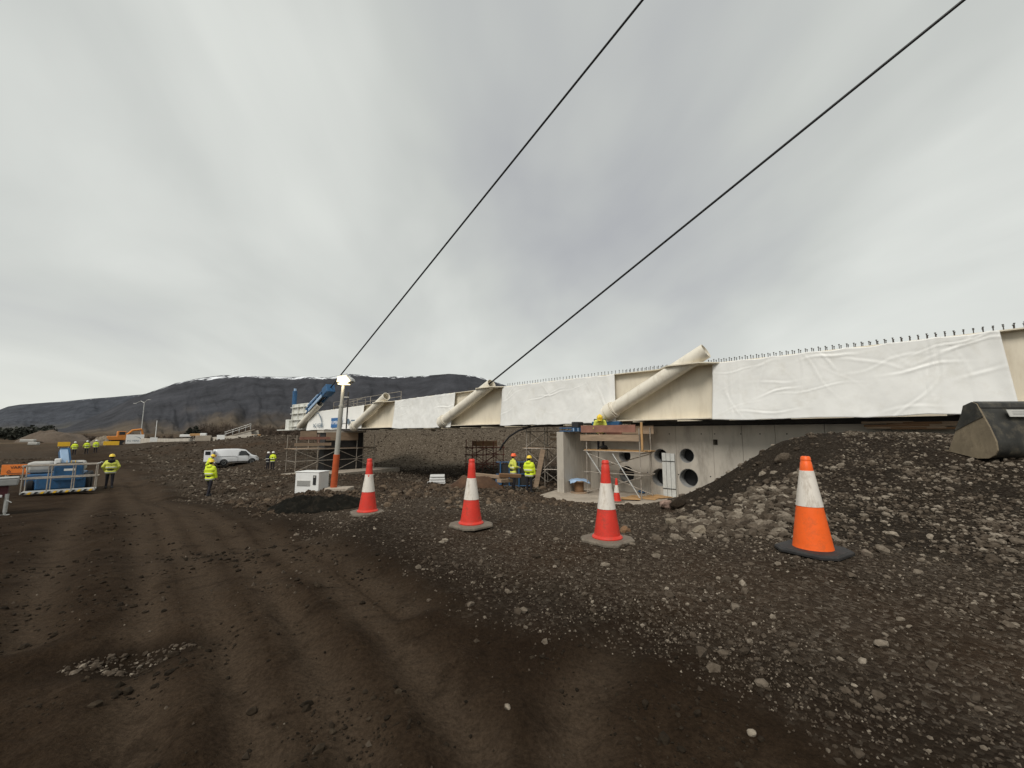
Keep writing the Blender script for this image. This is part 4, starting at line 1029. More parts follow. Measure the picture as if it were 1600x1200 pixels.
# ------------------------------------------------------------------ scaffolds
def scaffold(label, loc, rz, Ln, D, bays, lifts, decks, guards=(), braces=True, mats=('scaf', 'plank', 'plank'), r=.026, top=None):
    t = thing('scaffold', label, 'scaffold', loc, rz, 'scaffolds')
    Ht = top or lifts[-1]
    xs = [Ln * i / bays for i in range(bays + 1)]
    for x in xs:
        for y in (0, D): MB().tube((x, y, -.05), (x + random.uniform(-.02, .02), y, Ht + random.uniform(-.1, .15)), r, r, 7).build('post', mt[mats[0]], t)
    for z in lifts:
        for y in (-.03, D + .03): MB().tube((-.15, y, z), (Ln + .15, y, z), r * .9, r * .9, 6).build('ledger', mt[mats[0]], t)
        for x in xs: MB().tube((x + .03, -.12, z - .05), (x + .03, D + .12, z - .05), r * .9, r * .9, 6).build('transom', mt[mats[0]], t)
    if braces:
        zs = [0] + list(lifts)
        for i in range(bays):
            for j in range(len(zs) - 1):
                a, b = ((xs[i], -.05, zs[j] + .1), (xs[i + 1], -.05, zs[j + 1] - .1))
                if (i + j) % 2: a, b = (xs[i + 1], -.05, zs[j] + .1), (xs[i], -.05, zs[j + 1] - .1)
                MB().tube(a, b, r * .8, r * .8, 6).build('brace', mt[mats[0]], t)
                a2, b2 = Vector(a), Vector(b); a2.x, b2.x = b[0], a[0]; a2.y = b2.y = D + .05
                MB().tube(a2, b2, r * .8, r * .8, 6).build('brace', mt[mats[0]], t)
    for z in decks:
        nb = max(3, int(D / .24))
        for k in range(nb):
            MB().box((Ln / 2 + random.uniform(-.08, .08), D * (k + .5) / nb, z + .03), (Ln + .35, D / nb - .015, .045)).build('deck_plank', mt[mats[1]], t)
    for x0, x1, z, h, y, m in guards:
        MB().box(((x0 + x1) / 2, y, z), (x1 - x0, .035, h)).build('guard_board', mt[m], t)
    return t
# near scaffold, against the abutment wall between pier and holes
A = on_z(918, 772, -1.27); 
Ax = A + Vector((math.cos(BRZ), math.sin(BRZ), 0)) * 0
sA = scaffold('scaffold with orange plank deck and pink guard boards between pier and abutment holes', (A.x, A.y, -1.26), BRZ, 2.75, 1.1, 1, [1.05, 2.05], [2.06],
              [(-.3, 2.75, 2.68, .30, -.06, 'plank'), (-.25, 2.6, 3.10, .34, -.06, 'redboard'), (.1, 2.9, 3.05, .38, 1.16, 'plank'), (.5, 1.3, 2.86, .22, 1.10, 'redboard')], mats=('scaf', 'plank2', 'plank'), top=3.2)
MB().box((2.86, .0, 2.75), (.09, .05, 1.25)).build('timber_upright', mt['plank2'], sA)
MB().tube((.05, -.08, 2.0), (1.35, -.08, .3), .026, .026, 7).build('brace', mt['galv'], sA); MB().tube((1.45, -.1, 1.95), (2.7, -.1, .1), .026, .026, 7).build('brace', mt['galv'], sA)
# middle scaffold left of the pier
p = seat(823, 760, 24.5)
sB = scaffold('scaffold tower just left of the concrete pier, behind the standing workers', (p.x, p.y, -1.45), BRZ + .55, 2.15, 1.5, 2, [1.0, 2.2, 3.2], [2.2], [(1.4, 2.4, 2.75, .14, -.05, 'plank'), (1.4, 2.4, 3.0, .12, -.05, 'plank')], top=3.75)
MB().bar((.55, -.25, -.05), (1.0, -.2, 2.15), .06, .28).build('ladder', mt['plank'], sB)
# far scaffold under the middle of the bridge
p = seat(738, 712, 40)
sC = scaffold('far dark scaffold tower under the bridge behind the second red cone', (p.x, p.y, p.z - .2), BRZ + 1.2, 3.3, 1.8, 3, [.9, 1.8, 2.5], [2.5], mats=('rust', 'timber', 'timber'), r=.04, top=3.2)
MB().box((1.65, .9, 2.9), (2.2, 1.2, .5)).build('timber_packing', mt['timber'], sC)
# scaffold round the far support
ang = math.atan2(.737, .676)
pD = pt(461, 733, 36.2)
sD = scaffold('long scaffold with timber guard boards on the concrete slab at the far bridge support', (pD.x, pD.y, -1.78), ang, 7.4, 2.2, 4, [1.0, 2.0], [2.02],
              [(-.2, 3.0, 2.45, .26, -.08, 'plank'), (.2, 2.9, 3.0, .24, -.08, 'redboard'), (2.7, 7.2, 2.85, .95, 2.28, 'redboard'), (2.5, 5.6, 3.15, .75, -.06, 'plank'), (.3, 1.7, 3.35, .55, .1, 'plank')], r=.03, top=3.3)
fp = thing('far_pier', 'dark concrete support standing inside the far scaffold under the bridge', 'pier', (pD.x, pD.y, -1.78), ang)
MB().box((4.6, 1.2, 1.75), (3.8, 1.2, 3.5)).build('pier_shaft', mt['dark'], fp, bevel=.03); MB().box((4.6, 1.2, 3.6), (4.2, 1.5, .2)).build('bearing_shelf', mt['concrete'], fp)

# ------------------------------------------------------------------ traffic cones
def cone(loc, rz, label, style, H=1.0, lean=(0, 0)):
    t = thing('traffic_cone', label, 'traffic cone', loc, rz, 'traffic cones'); t.rotation_euler = (lean[0], lean[1], rz)
    if style == 'orange':
        fr = ((0, .185), (.45, .122), (.84, .063), (1.0, .045)); body, base = mt['orange'], mt['baseblk']; bs = .30
    else:
        fr = ((0, .168), (.37, .112), (.70, .066), (1.0, .045)); body, base = mt['red'], mt['basetan']; bs = .285
    def R(f): return float(np.interp(f, [a for a, _ in fr], [b for _, b in fr])) * H
    z0 = .045 * H
    def Z(f): return z0 + f * (H - z0)
    oc = []
    for i in range(4):
        a = math.pi / 2 * i
        for sx, sy in ((1, .62), (.62, 1)) if i % 2 == 0 else ((.62, 1), (1, .62)):
            oc.append((sx * bs * H * (1 if i in (0, 3) else -1), sy * bs * H * (1 if i in (0, 1) else -1)))
    cen = oc; cen.sort(key=lambda p_: math.atan2(p_[1], p_[0]))
    mb = MB(); k = len(cen)
    vs = [(x, y, .0) for x, y in cen] + [(x, y, .028 * H) for x, y in cen] + [(x * .93, y * .93, .045 * H) for x, y in cen]
    fs = [tuple(range(k)), tuple(range(2 * k, 3 * k))]
    for q in range(2): fs += [(q * k + i, q * k + (i + 1) % k, (q + 1) * k + (i + 1) % k, (q + 1) * k + i) for i in range(k)]
    mb.add(vs, fs).build('base_plate', base, t, bevel=.006)
    prof = []
    if style != 'orange': prof += [(R(0) * 1.12, Z(0)), (R(0) * 1.13, Z(.012)), (R(0) * 1.04, Z(.03))]
    else: prof += [(R(0) * 1.0, Z(0))]
    prof += [(R(f) * .995, Z(f)) for f in np.linspace(.04, .93, 14)]
    prof += [(R(.93) * .93, Z(.935)), (R(.95) * .93, Z(.955)), (R(.96) * 1.02, Z(.96)), (R(1) * .98, Z(.99)), (R(1) * .8, Z(1.0)), (R(1) * .55, Z(1.0)), (R(1) * .5, Z(.9))]
    MB().lathe(prof, 40).build('body', body, t, smooth=True)
    f0, f1 = (.45, .84) if style == 'orange' else (.37, .70)
    MB().lathe([(R(f) + .0035, Z(f)) for f in np.linspace(f0, f1, 6)] + [(R(f1) - .003, Z(f1)), (R(f0) - .003, Z(f0)), (R(f0) + .0035, Z(f0))], 40, close=False).build('reflective_sleeve', mt['sleeve'], t, smooth=True)
    if style == 'torn':
        a0 = -1.9
        MB().add([(R(.70) * 1.06 * math.cos(a0 - .25), R(.70) * 1.06 * math.sin(a0 - .25), Z(.70)), (R(.70) * 1.06 * math.cos(a0 + .25), R(.7) * 1.06 * math.sin(a0 + .25), Z(.70)), (R(.66) * 1.12 * math.cos(a0 + .15), R(.66) * 1.12 * math.sin(a0 + .15), Z(.655)), (R(.66) * 1.12 * math.cos(a0), R(.66) * 1.12 * math.sin(a0), Z(.66))], [(0, 1, 2, 3)]).build('torn_tape', mt['red'], t)
    return t
def gfull(p): return float(zfull(np.array([p.x]), np.array([p.y]))[0][0])
def cone_at(px, py, Y, *a, H=1.0, **k):
    p = pt(px, py, Y); p.z = max(gfull(p + Vector((.24 * math.cos(q), .24 * math.sin(q), 0))) for q in np.linspace(0, 6, 10)) - .004; return cone(p, *a, H=H, **k)
cone_at(574, 806, 7.8, .5, 'red and white cone with torn tape, furthest left, nearest the lamp post', 'torn', lean=(0, 0))
cone_at(736, 823, 6.4, .8, 'red and white cone on tan base, second from the lamp post', 'red')
cone_at(949, 845, 5.35, .72, 'large red and white cone on tan base, third from the lamp post', 'red')
cone_at(1271, 863, 4.68, .55, 'orange and white cone on a black base in front of the gravel mound', 'orange', H=1.03)
p = on_z(964, 784, -1.26); cone(p, .4, 'small distant red and white cone on the concrete slab by the scaffold', 'red', H=.98)

# ------------------------------------------------------------------ lamp post
pl = seat(521, 766, 17); pl.z -= .02
lp = thing('lamp_post', 'leaning grey and rust orange lamp post with a lit floodlight', 'lamp post', pl)
MB().box((.22, .05, .06), (.95, .7, .26)).build('concrete_footing', mt['concrete2'], lp, bevel=.03)
LT = pt(537, 596, 17) - pl; lz = LT.z
def lpp(f): return Vector((LT.x * f, LT.y * f, .15 + (lz - .15) * f))
MB().tube(lpp(0), lpp(.31), .128, .122, 20).build('painted_sleeve', mt['poleor'], lp, smooth=True)
MB().tube(lpp(.31), lpp(.76), .098, .088, 18).build('lower_pole', mt['polegrey'], lp, smooth=True)
MB().tube(lpp(.76), lpp(1.0), .070, .06, 16).build('upper_pole', mt['polegrey'], lp, smooth=True)
MB().pipe(lpp(.755), lpp(.775), .10, .06, 18).build('collar', mt['polegrey'], lp, smooth=True)
MB().tube(lpp(.55) + Vector((.25, .1, 0)), lpp(.9) + Vector((.2, .1, 0)), .03, .03, 8).build('cable_conduit', mt['dark'], lp)
for f in (.6, .85): MB().bar(lpp(f), lpp(f) + Vector((.24, .1, 0)), .04, .04).build('bracket', mt['galv'], lp)
h = lpp(1.0)
hd = MB().prism([(-.22, -.05), (.20, -.12), (.42, .0), (.40, .10), (.16, .27), (-.2, .22)], -.18, .18, 'y').build('lamp_head', mt['galv'], lp, bevel=.02, loc=h)
MB().prism([(-.2, -.04), (.2, -.10), (.34, 0), (.16, .22), (-.17, .18)], -.205, -.183, 'y').build('lamp_glass', mt['glow'], hd)
MB().box((.02, 0, -.118), (.4, .30, .02)).build('lamp_lens', mt['glow'], hd)
MB().bar((.0, 0, -.1), (.0, 0, .02), .09, .09).build('lamp_bracket', mt['galv'], hd)
ll = bpy.data.lights.new('floodlight', 'SPOT'); ll.energy = 14; ll.color = (1, .85, .6); ll.spot_size = 2.3; ll.spot_blend = .6; ll.shadow_soft_size = .15
lo = bpy.data.objects.new('floodlight', ll); COL.objects.link(lo); lo.location = pl + h + Vector((0, -.3, -.1)); lo.rotation_euler = (math.radians(35), 0, 0)

# generator cabinet and the dark sheet in front of it
p = seat(487, 768, 17.6)
gn = thing('generator_cabinet', 'white generator cabinet with black slot left of the lamp post', 'cabinet', p, -.12)
MB().box((0, 0, .42), (1.05, .75, .86)).build('housing', mt['white'], gn, bevel=.035)
MB().box((0, 0, .868), (1.09, .79, .03)).build('lid', mt['white'], gn, bevel=.01)
vt = MB().box((-.14, -.385, .42), (.58, .02, .22)).build('vent_panel', mt['palegrey'], gn, bevel=.006)
for k in range(5): MB().box((-.14, -.40, .335 + .042 * k), (.54, .012, .016)).build('louvre', mt['grey'], vt)
MB().box((.34, -.385, .55), (.13, .02, .38)).build('control_slot', mt['black'], gn); MB().box((.34, -.398, .68), (.08, .01, .06)).build('control_display', mt['palegrey'], gn)
for x in (-.42, .42): MB().box((x, 0, -.03), (.12, .7, .1)).build('skid', mt['dark'], gn)
def heap(name, c0, L_, W_, H_, rz, mat, label, cat, seed, fold=.06):
    n, m = 70, 40; U, Vv = np.meshgrid(np.linspace(-1, 1, n), np.linspace(-1, 1, m), indexing='ij')
    rr = np.clip(1 - U ** 2 * .95 - Vv ** 2 * .95, 0, 1)
    Hh = H_ * rr ** .7 * (1 + 1.2 * fbm(U * 2.2 + 5, Vv * 2, 3, seed)) + fold * (.5 - 2 * np.abs(fbm(U * 8 + Vv * 5, Vv * 5 - U * 2, 4, seed + 4, .6))) * np.sqrt(rr) * (rr > 0) - .06 * (rr < .03)
    X = U * L_ / 2; Y = Vv * W_ / 2; ca, sa = math.cos(rz), math.sin(rz)
    wx, wy = c0[0] + X * ca - Y * sa, c0[1] + X * sa + Y * ca; Zg = zfull(wx.ravel(), wy.ravel())[0].reshape(wx.shape)
    v = np.stack([wx - c0[0], wy - c0[1], Zg + Hh - .03 - c0[2]], -1).reshape(-1, 3)
    f = [(i * m + j, (i + 1) * m + j, (i + 1) * m + j + 1, i * m + j + 1) for i in range(n - 1) for j in range(m - 1)]
    me = bpy.data.meshes.new(name); me.from_pydata(v.tolist(), [], f); me.materials.append(mat); me.polygons.foreach_set('use_smooth', [True] * len(f)); me.update()
    o = bpy.data.objects.new(name, me); COL.objects.link(o); o.location = c0; return tag(o, label, cat)
p = seat(500, 785, 12.2); heap('plastic_sheet', p, 2.9, 1.5, .30, .10, mt['greentarp'], 'crumpled dark green plastic sheet over a heap in front of the cabinet', 'sheet', 9, .30)
# rust-brown spoil with timbers left of the pier workers
p = seat(745, 760, 19); heap('spoil_heap', p, 2.6, 1.6, .5, .2, M('rusty_soil', (.075, .040, .022), .95, var=.4, scale=3, bump=.6, bscale=9), 'rust brown spoil heap behind the second red cone', 'spoil heap', 19, .08)
for k, (a, b_, ln, rz) in enumerate(((768, 744, 1.6, .1), (789, 751, .9, .9), (776, 762, .7, -.4), (797, 743, 1.1, .3), (752, 752, 1.3, .2))):
    p = pt(a, b_, 20.3); z = gfull(p)
    o = MB().box((0, 0, 0), (ln, .28 if k < 2 else .16, .16)).build('timber_block', mt['plank' if k < 2 else 'timber'], None, bevel=.012, loc=(p.x, p.y, max(p.z, z + .06))); o.rotation_euler = (random.uniform(-.2, .2), random.uniform(-.15, .15), rz)
    tag(o, 'timber baulk dumped on the brown spoil left of the orange helmeted worker', 'timber', 'dumped timbers')
# white pallets of blocks under the bridge
p = seat(684, 724, 27)
wp = thing('pallet_stack', 'small white pallet stack on the dark ground under the bridge', 'pallets', p, .15)
for k in range(3): MB().box((0, 0, .18 + .16 * k), (1.0 - .04 * k, .8, .12)).build('pallet_layer', mt['white'], wp, bevel=.02)
MB().box((-.05, 0, .06), (1.15, .8, .08)).build('pallet_base', mt['white'], wp)

# blue trench frame
p = seat(782, 742, 23.5)
bf = thing('trench_frame', 'blue steel frame with dark panel behind the orange helmeted worker', 'steel frame', (p.x, p.y, p.z), .06)
for x in (0, .5, 1.05, 1.5): MB().tube((x, 0, 0), (x, 0, 1.45), .035, .035, 8).build('frame_post', mt['blue'], bf)
for z in (1.42, .75, .1): MB().tube((-.25, .04, z), (1.7, .04, z), .025, .025, 8).build('frame_rail', mt['blue'], bf)
MB().box((.75, .14, .68), (1.7, .05, 1.3)).build('back_panel', mt['dark'], bf); MB().box((-.1, -.05, .32), (.34, .28, .30)).build('blue_bucket', mt['blue'], bf, bevel=.02)

# black hose arching up to the bridge
hp = [pt(a, b_, Y) for a, b_, Y in ((781, 703, 25.5), (786, 694, 25.3), (796, 682, 25), (810, 673, 24.6), (828, 667, 24), (850, 664.5, 23.4), (880, 664, 22.6))]
o = MB().path([q - hp[0] for q in hp], .055, 10).build('hose', mt['black'], None, smooth=True, loc=hp[0]); tag(o, 'thick black hose arching up to the bridge underside left of the pier', 'hose')

# cable drum with blue sheet on it
p = on_z(905, 770, -1.26)
dr = thing('cable_drum', 'upright wooden cable drum with a blue sheet on top by the pier', 'cable drum', p)
MB().lathe([(.42, 0), (.42, .05)], 28).build('bottom_flange', mt['plank'], dr); MB().lathe([(.23, .05), (.23, .56)], 24).build('drum_core', mt['timber'], dr, smooth=True); MB().lathe([(.42, .56), (.42, .61)], 28).build('top_flange', mt['plank'], dr)
n = 14; vs = []
for i in range(n):
    for j in range(n): x, y = (i / (n - 1) - .5) * .95, (j / (n - 1) - .5) * .85; vs.append((x, y, .63 + .05 * random.random() - .12 * max(0, math.hypot(x, y) - .36) / .2))
o = MB().add(vs, [(i * n + j, (i + 1) * n + j, (i + 1) * n + j + 1, i * n + j + 1) for i in range(n - 1) for j in range(n - 1)]).build('folded_sheet', mt['ltblue'], None, smooth='all', loc=p); tag(o, 'pale blue plastic sheet lying on the cable drum', 'sheet')
# galvanised sections leaning on the wall
gp = thing('steel_section_bundle', 'three upright galvanised steel sections against the abutment wall between the holes', 'steel sections', bw(loc_on(1047, 740, WY)[0], WY, -1.26), BRZ)
for k in range(3):
    x = -.20 + .20 * k
    MB().prism([(x - .09, -.16), (x - .09, -.05), (x - .075, -.05), (x - .075, -.145), (x + .075, -.145), (x + .075, -.05), (x + .09, -.05), (x + .09, -.16)], 0, 1.98 - .01 * k, 'z').build('section', mt['brightgalv'], gp)
for z in (.35, 1.6): MB().box((0, -.175, z), (.62, .012, .03)).build('strap', mt['dark'], gp)
# plywood and rags on the slab
for k, (a, b_, ln, wd, rz) in enumerate(((1005, 778, 1.3, .8, .1), (1030, 777, .9, .7, -.4), (985, 781, .8, .6, .5))):
    p = on_z(a, b_, -1.26); o = MB().box((0, 0, .016 + .021 * k), (ln, wd, .018)).build('plywood_sheet', mt['plank2'], None, loc=(p.x, p.y, -1.256)); o.rotation_euler = (0, 0, BRZ + rz)
    tag(o, ('large', 'right hand', 'left hand')[k] + ' orange plywood sheet flat on the slab in front of the abutment', 'plywood', 'plywood sheets on the slab')
for k, (a, b_, m) in enumerate(((1004, 771, 'ltblue'), (930, 703, 'black'))):
    p = on_z(a, b_, -1.26) if k == 0 else BM @ Vector((0, 0, 0))
    if k == 0:
        me = rock_m(77, mt['blue']); o = share('rag', me, None, (p.x, p.y, -1.18), (0, 0, .3), (.24, .16, .12)); tag(o, 'crumpled blue rag at the foot of the abutment wall', 'rag')
q = sA.matrix_world if False else mat_of((A.x, A.y, -1.26), BRZ)
o = share('tool_bag', rock_m(78, mt['black']), None, q @ Vector((.75, .4, 2.22)), (0, 0, .3), (.22, .16, .2)); tag(o, 'dark tool bag on the orange scaffold deck', 'bag')

# ------------------------------------------------------------------ loader bucket on the mound
bx0 = 9.55
bp = Vector((bx0, 8.15, 0)); bz = pt(1535, 717, 8.25).z
bk = thing('loader_bucket', 'worn black loader bucket with mud coloured side plate on top of the mound', 'loader bucket', (bx0, 8.12, bz), -.04); bk.scale = (1, 1, 1.13)
# side profile in (y, z): back of the shell towards the camera, lip away from it
side = [(.10, .06), (.22, .0), (.42, -.01), (1.0, .10), (.62, .80), (.56, .96), (.38, 1.02), (.30, .98), (.12, .55), (.04, .30), (.04, .15)]
MB().prism(side, 0, .035, 'x').build('side_plate', mt['buckettan'], bk, bevel=.004)
up_ = [(.80, .485), (.62, .80), (.56, .96), (.38, 1.02), (.30, .98), (.205, .74), (.5, .62)]
MB().prism(up_, -.012, -.002, 'x').build('upper_side_plate', mt['bucketdark'], bk)
MB().prism(side, 2.5, 2.535, 'x').build('side_plate', mt['bucketdark'], bk, bevel=.004)
shell = [(.56, .96), (.38, 1.02), (.30, .98), (.12, .55), (.04, .30), (.04, .15), (.10, .06), (.22, .0), (.42, -.01), (1.0, .10)]
inner = [(y + (.03 if i < 7 else 0), z + (.028 if i > 5 else (-.02 if i < 2 else 0))) for i, (y, z) in enumerate(shell)]
MB().prism(shell + inner[::-1], .03, 2.505, 'x').build('shell', mt['bucketdark'], bk, smooth=True)
MB().prism([(.56, .965), (.37, 1.03), (.28, .99), (.25, .90), (.30, .90)], .02, 2.51, 'x').build('top_beam', mt['bucketdark'], bk, bevel=.01)
lb = MB().box((.62, 0, 0), (.42, .012, .14)).build('label_plate', mt['palegrey'], bk); lb.location = (0, .135, .80); lb.rotation_euler = (-.40, 0, 0)
for z in (-.025, .0, .028): MB().box((.62, -.008, z), (.26, .004, .008)).build('label_line', mt['grey'], lb)
for x in (1.05, 1.75):
    MB().prism([(.30, .99), (.05, .98), (-.16, .72), (-.14, .55), (-.02, .30), (.05, .25), (.12, .5)], x, x + .05, 'x').build('hinge_bracket', mt['rust'], bk, bevel=.006)
MB().tube((1.05, -.04, .80), (1.8, -.04, .80), .06, .06, 14).build('hinge_pin', mt['rust'], bk)
MB().prism([(.95, .085), (1.08, .10), (1.08, .125), (.95, .12)], 0, 2.53, 'x').build('cutting_edge', mt['buckettan'], bk)

# ------------------------------------------------------------------ white van
def van(loc, rz):
    t = thing('van', 'white panel van with its rear doors open below the rubble bank', 'van', loc, rz)
    st = [(-2.20, .36, 1.70, .84, .72), (-2.12, .30, 1.80, .89, .76), (-1.0, .26, 1.84, .91, .78), (.15, .25, 1.83, .91, .78), (.62, .25, 1.76, .91, .75), (.80, .25, 1.70, .91, .74), (1.38, .25, 1.17, .90, .80), (1.50, .25, 1.10, .89, .80), (1.95, .26, .98, .87, .74), (2.12, .30, .84, .80, .66), (2.20, .40, .70, .72, .6)]
    vs = []; 
    for x, zb, zt, hw, ht in st:
        bl = min(1.02, zt - .06); hwb = hw
        half = [(hw * .90, zb), (hw * .985, zb + .08), (hw, zb + .30 * (bl - zb) + .05), (hwb, bl - .04), (hwb - .015, bl), (ht + (hw - ht) * .18, zt - .12 * (1 if zt > 1.3 else .4)), (ht - .02, zt - .03), (ht - .16, zt)]
        vs += [(x, -y, z) for y, z in half] + [(x, y, z) for y, z in half[::-1]]
    k = 16; fs = []
    for i in range(len(st) - 1): fs += [(i * k + j, i * k + (j + 1) % k, (i + 1) * k + (j + 1) % k, (i + 1) * k + j) for j in range(k)]
    fs += [tuple(range(k)), tuple(range((len(st) - 1) * k, len(st) * k))]
    b = MB().add(vs, fs).build('body', mt['vanwhite'], t, smooth=True)
    wh_t = MB().lathe([(.20, -.10), (.29, -.10), (.315, -.06), (.315, .06), (.29, .10), (.20, .10)], 28).mesh('tyre', mt['black'])
    wh_r = MB().lathe([(.20, -.06), (.20, .075), (.17, .085), (.12, .06), (.05, .08), (.0, .08)], 20).mesh('rim', mt['galv'])
    arch = MB().lathe([(.39, -.10), (.39, .012), (.30, .012), (.30, -.10)], 28, close=False).mesh('wheel_arch', mt['black'])
    for x in (-1.42, 1.40):
        for s_ in (-1, 1):
            wt = share('wheel', wh_t, t, (x, s_ * .82, .315), (math.pi / 2 * s_ * -1 if s_ > 0 else math.pi / 2, 0, 0)); share('rim', wh_r, wt, (0, 0, .02))
            share('wheel_arch', arch, t, (x, s_ * .905, .34), (math.pi / 2 * s_ * -1 if s_ > 0 else math.pi / 2, 0, 0))
    for s_ in (-1, 1):
        def side_(poly, off, nm, mat):
            mb = MB(); q = []
            for x, z in poly:
                fz = max(0, (z - 1.02) / .7); q.append((x, s_ * (.905 - .125 * fz + off), z))
            n_ = len(q); q2 = [(x, y - s_ * .02, z) for x, y, z in q]
            mb.add(q + q2, [tuple(range(n_)), tuple(range(n_, 2 * n_))] + [(i, (i + 1) % n_, n_ + (i + 1) % n_, n_ + i) for i in range(n_)]).build(nm, mat, t)
        side_([(.02, 1.07), (1.18, 1.10), (.72, 1.58), (.06, 1.62)], .012, 'side_window', mt['glass'])
        side_([(-.05, 1.05), (-.05, 1.66), (-.035, 1.66), (-.035, 1.05)], .010, 'door_gap', mt['dark'])
        side_([(-.06, .36), (-.06, 1.05), (-.045, 1.05), (-.045, .36)], .012, 'door_gap', mt['dark'])
        side_([(1.02, .36), (1.02, 1.05), (1.035, 1.05), (1.035, .36)], .012, 'door_gap', mt['dark'])
        side_([(-2.05, 1.0), (-.3, 1.0), (-.3, 1.03), (-2.05, 1.03)], .014, 'slide_rail', mt['dark'])
        side_([(-1.0, .33), (1.0, .33), (1.0, .43), (-1.0, .43)], .014, 'side_trim', mt['dark'])
        MB().box((.02 + .95, s_ * 1.0, 1.12), (.14, .16, .16)).build('mirror', mt['dark'], t, bevel=.03); MB().box((-.2, s_ * .925, .93), (.16, .02, .03)).build('door_handle', mt['dark'], t)
        MB().prism([(1.86, .72), (2.10, .70), (2.05, .86), (1.72, .92)], s_ * .80, s_ * .885, 'y').build('headlight', mt['galv'], t)
        MB().box((-2.17, s_ * .80, 1.05), (.08, .1, .34)).build('tail_light', mt['red'], t)
    MB().add([(.84, -.66, 1.69), (.84, .66, 1.69), (1.37, .74, 1.205), (1.37, -.74, 1.205), (.83, -.66, 1.66), (.83, .66, 1.66), (1.36, .74, 1.17), (1.36, -.74, 1.17)], [(0, 1, 2, 3), (4, 5, 6, 7), (0, 1, 5, 4), (2, 3, 7, 6), (1, 2, 6, 5), (0, 3, 7, 4)]).build('windscreen', mt['glass'], t)
    MB().box((-2.205, 0, 1.02), (.02, 1.44, 1.16)).build('load_shade_panel', mt['black'], t); MB().box((-2.22, 0, .38), (.10, 1.66, .17)).build('rear_bumper', mt['vanwhite'], t, bevel=.03)  # black panel: shade of the open load space put into its colour
    MB().box((-2.217, .3, .75), (.02, .4, .45)).build('cargo_box', mt['excav'], t)
    MB().box((2.19, 0, .42), (.08, 1.5, .26)).build('front_bumper', mt['dark'], t, bevel=.03)
    for s_, an in ((1, 1.75), (-1, .25)):
        d = bpy.data.objects.new('rear_door', MB().box((-.38, 0, 1.04), (.76, .05, 1.26)).mesh('rear_door', mt['vanwhite'])); COL.objects.link(d); d.parent = t
        d.location = (-2.24, s_ * .80, 0); d.rotation_euler = (0, 0, -s_ * (an - 1.2) if s_ > 0 else 1.0)
        MB().box((-.38, 0, 1.36), (.54, .06, .42)).build('door_window', mt['glass'], d)
    return t
p = seat(368, 728, 49); van((p.x, p.y, gfull(p) + .05), math.radians(48))

# ------------------------------------------------------------------ people
def capsule(mb, a, ra, b, rb, n=12):
    a, b = Vector(a), Vector(b); x = (b - a); ln = x.length; x = x.normalized() if ln > 1e-5 else Vector((0, 0, 1))
    u = Vector((0, 0, 1)) if abs(x.z) < .95 else Vector((0, 1, 0)); y = u.cross(x).normalized(); z = x.cross(y)
    rings = []
    for k in range(1, 5): t = -math.pi / 2 + math.pi / 2 * k / 4; rings.append((a + x * (ra * math.sin(t)), ra * math.cos(t)))
    for k in range(0, 4): t = math.pi / 2 * k / 4; rings.append((b + x * (rb * math.sin(t)), rb * math.cos(t)))
    vs = [a - x * ra]
    for p_, r in rings: vs += [p_ + y * (r * math.cos(2 * math.pi * i / n)) + z * (r * math.sin(2 * math.pi * i / n)) for i in range(n)]
    vs.append(b + x * rb); fs = [(0, 1 + (i + 1) % n, 1 + i) for i in range(n)]; m = len(rings)
    for j in range(m - 1): fs += [(1 + j * n + i, 1 + j * n + (i + 1) % n, 1 + (j + 1) * n + (i + 1) % n, 1 + (j + 1) * n + i) for i in range(n)]
    e_ = len(vs) - 1; fs += [(e_, 1 + (m - 1) * n + i, 1 + (m - 1) * n + (i + 1) % n) for i in range(n)]
    mb.add(vs, fs)
def ellip(mb, c0, r, n=14):
    prof = [(math.cos(t), math.sin(t)) for t in np.linspace(-math.pi / 2 + .12, math.pi / 2 - .12, 9)]
    vs = []; c0 = Vector(c0)
    for q, h in prof: vs += [c0 + Vector((r[0] * q * math.cos(2 * math.pi * i / n), r[1] * q * math.sin(2 * math.pi * i / n), r[2] * h)) for i in range(n)]
    fs = [(j * n + i, j * n + (i + 1) % n, (j + 1) * n + (i + 1) % n, (j + 1) * n + i) for j in range(len(prof) - 1) for i in range(n)]
    fs += [tuple(range(n))[::-1], tuple(range((len(prof) - 1) * n, len(prof) * n))]; mb.add(vs, fs)
def skinmesh(mb, name, voxel, smooth=3):
    me = mb.mesh(name, []); o = bpy.data.objects.new(name, me); COL.objects.link(o)
    r = o.modifiers.new('r', 'REMESH'); r.mode = 'VOXEL'; r.voxel_size = voxel; r.use_smooth_shade = True
    s_ = o.modifiers.new('s', 'SMOOTH'); s_.iterations = smooth; s_.factor = .5
    dg = bpy.context.evaluated_depsgraph_get(); m2 = bpy.data.meshes.new_from_object(o.evaluated_get(dg)); bpy.data.objects.remove(o); bpy.data.meshes.remove(me); m2.name = name
    m2.polygons.foreach_set('use_smooth', [True] * len(m2.polygons)); return m2
ARMS = {   # right-hand side: shoulder -> elbow -> wrist (mirrored for the left)
    'down': ((.26, -.02, 1.17), (.27, -.09, .93)), 'front': ((.27, .0, 1.17), (.13, -.24, 1.12)), 'pocket': ((.32, .07, 1.16), (.23, -.08, .95)),
    'reach': ((.27, -.20, 1.28), (.22, -.46, 1.42)), 'out': ((.31, -.03, 1.17), (.34, -.17, .97)), 'rest': ((.28, -.22, 1.22), (.10, -.42, 1.14))}
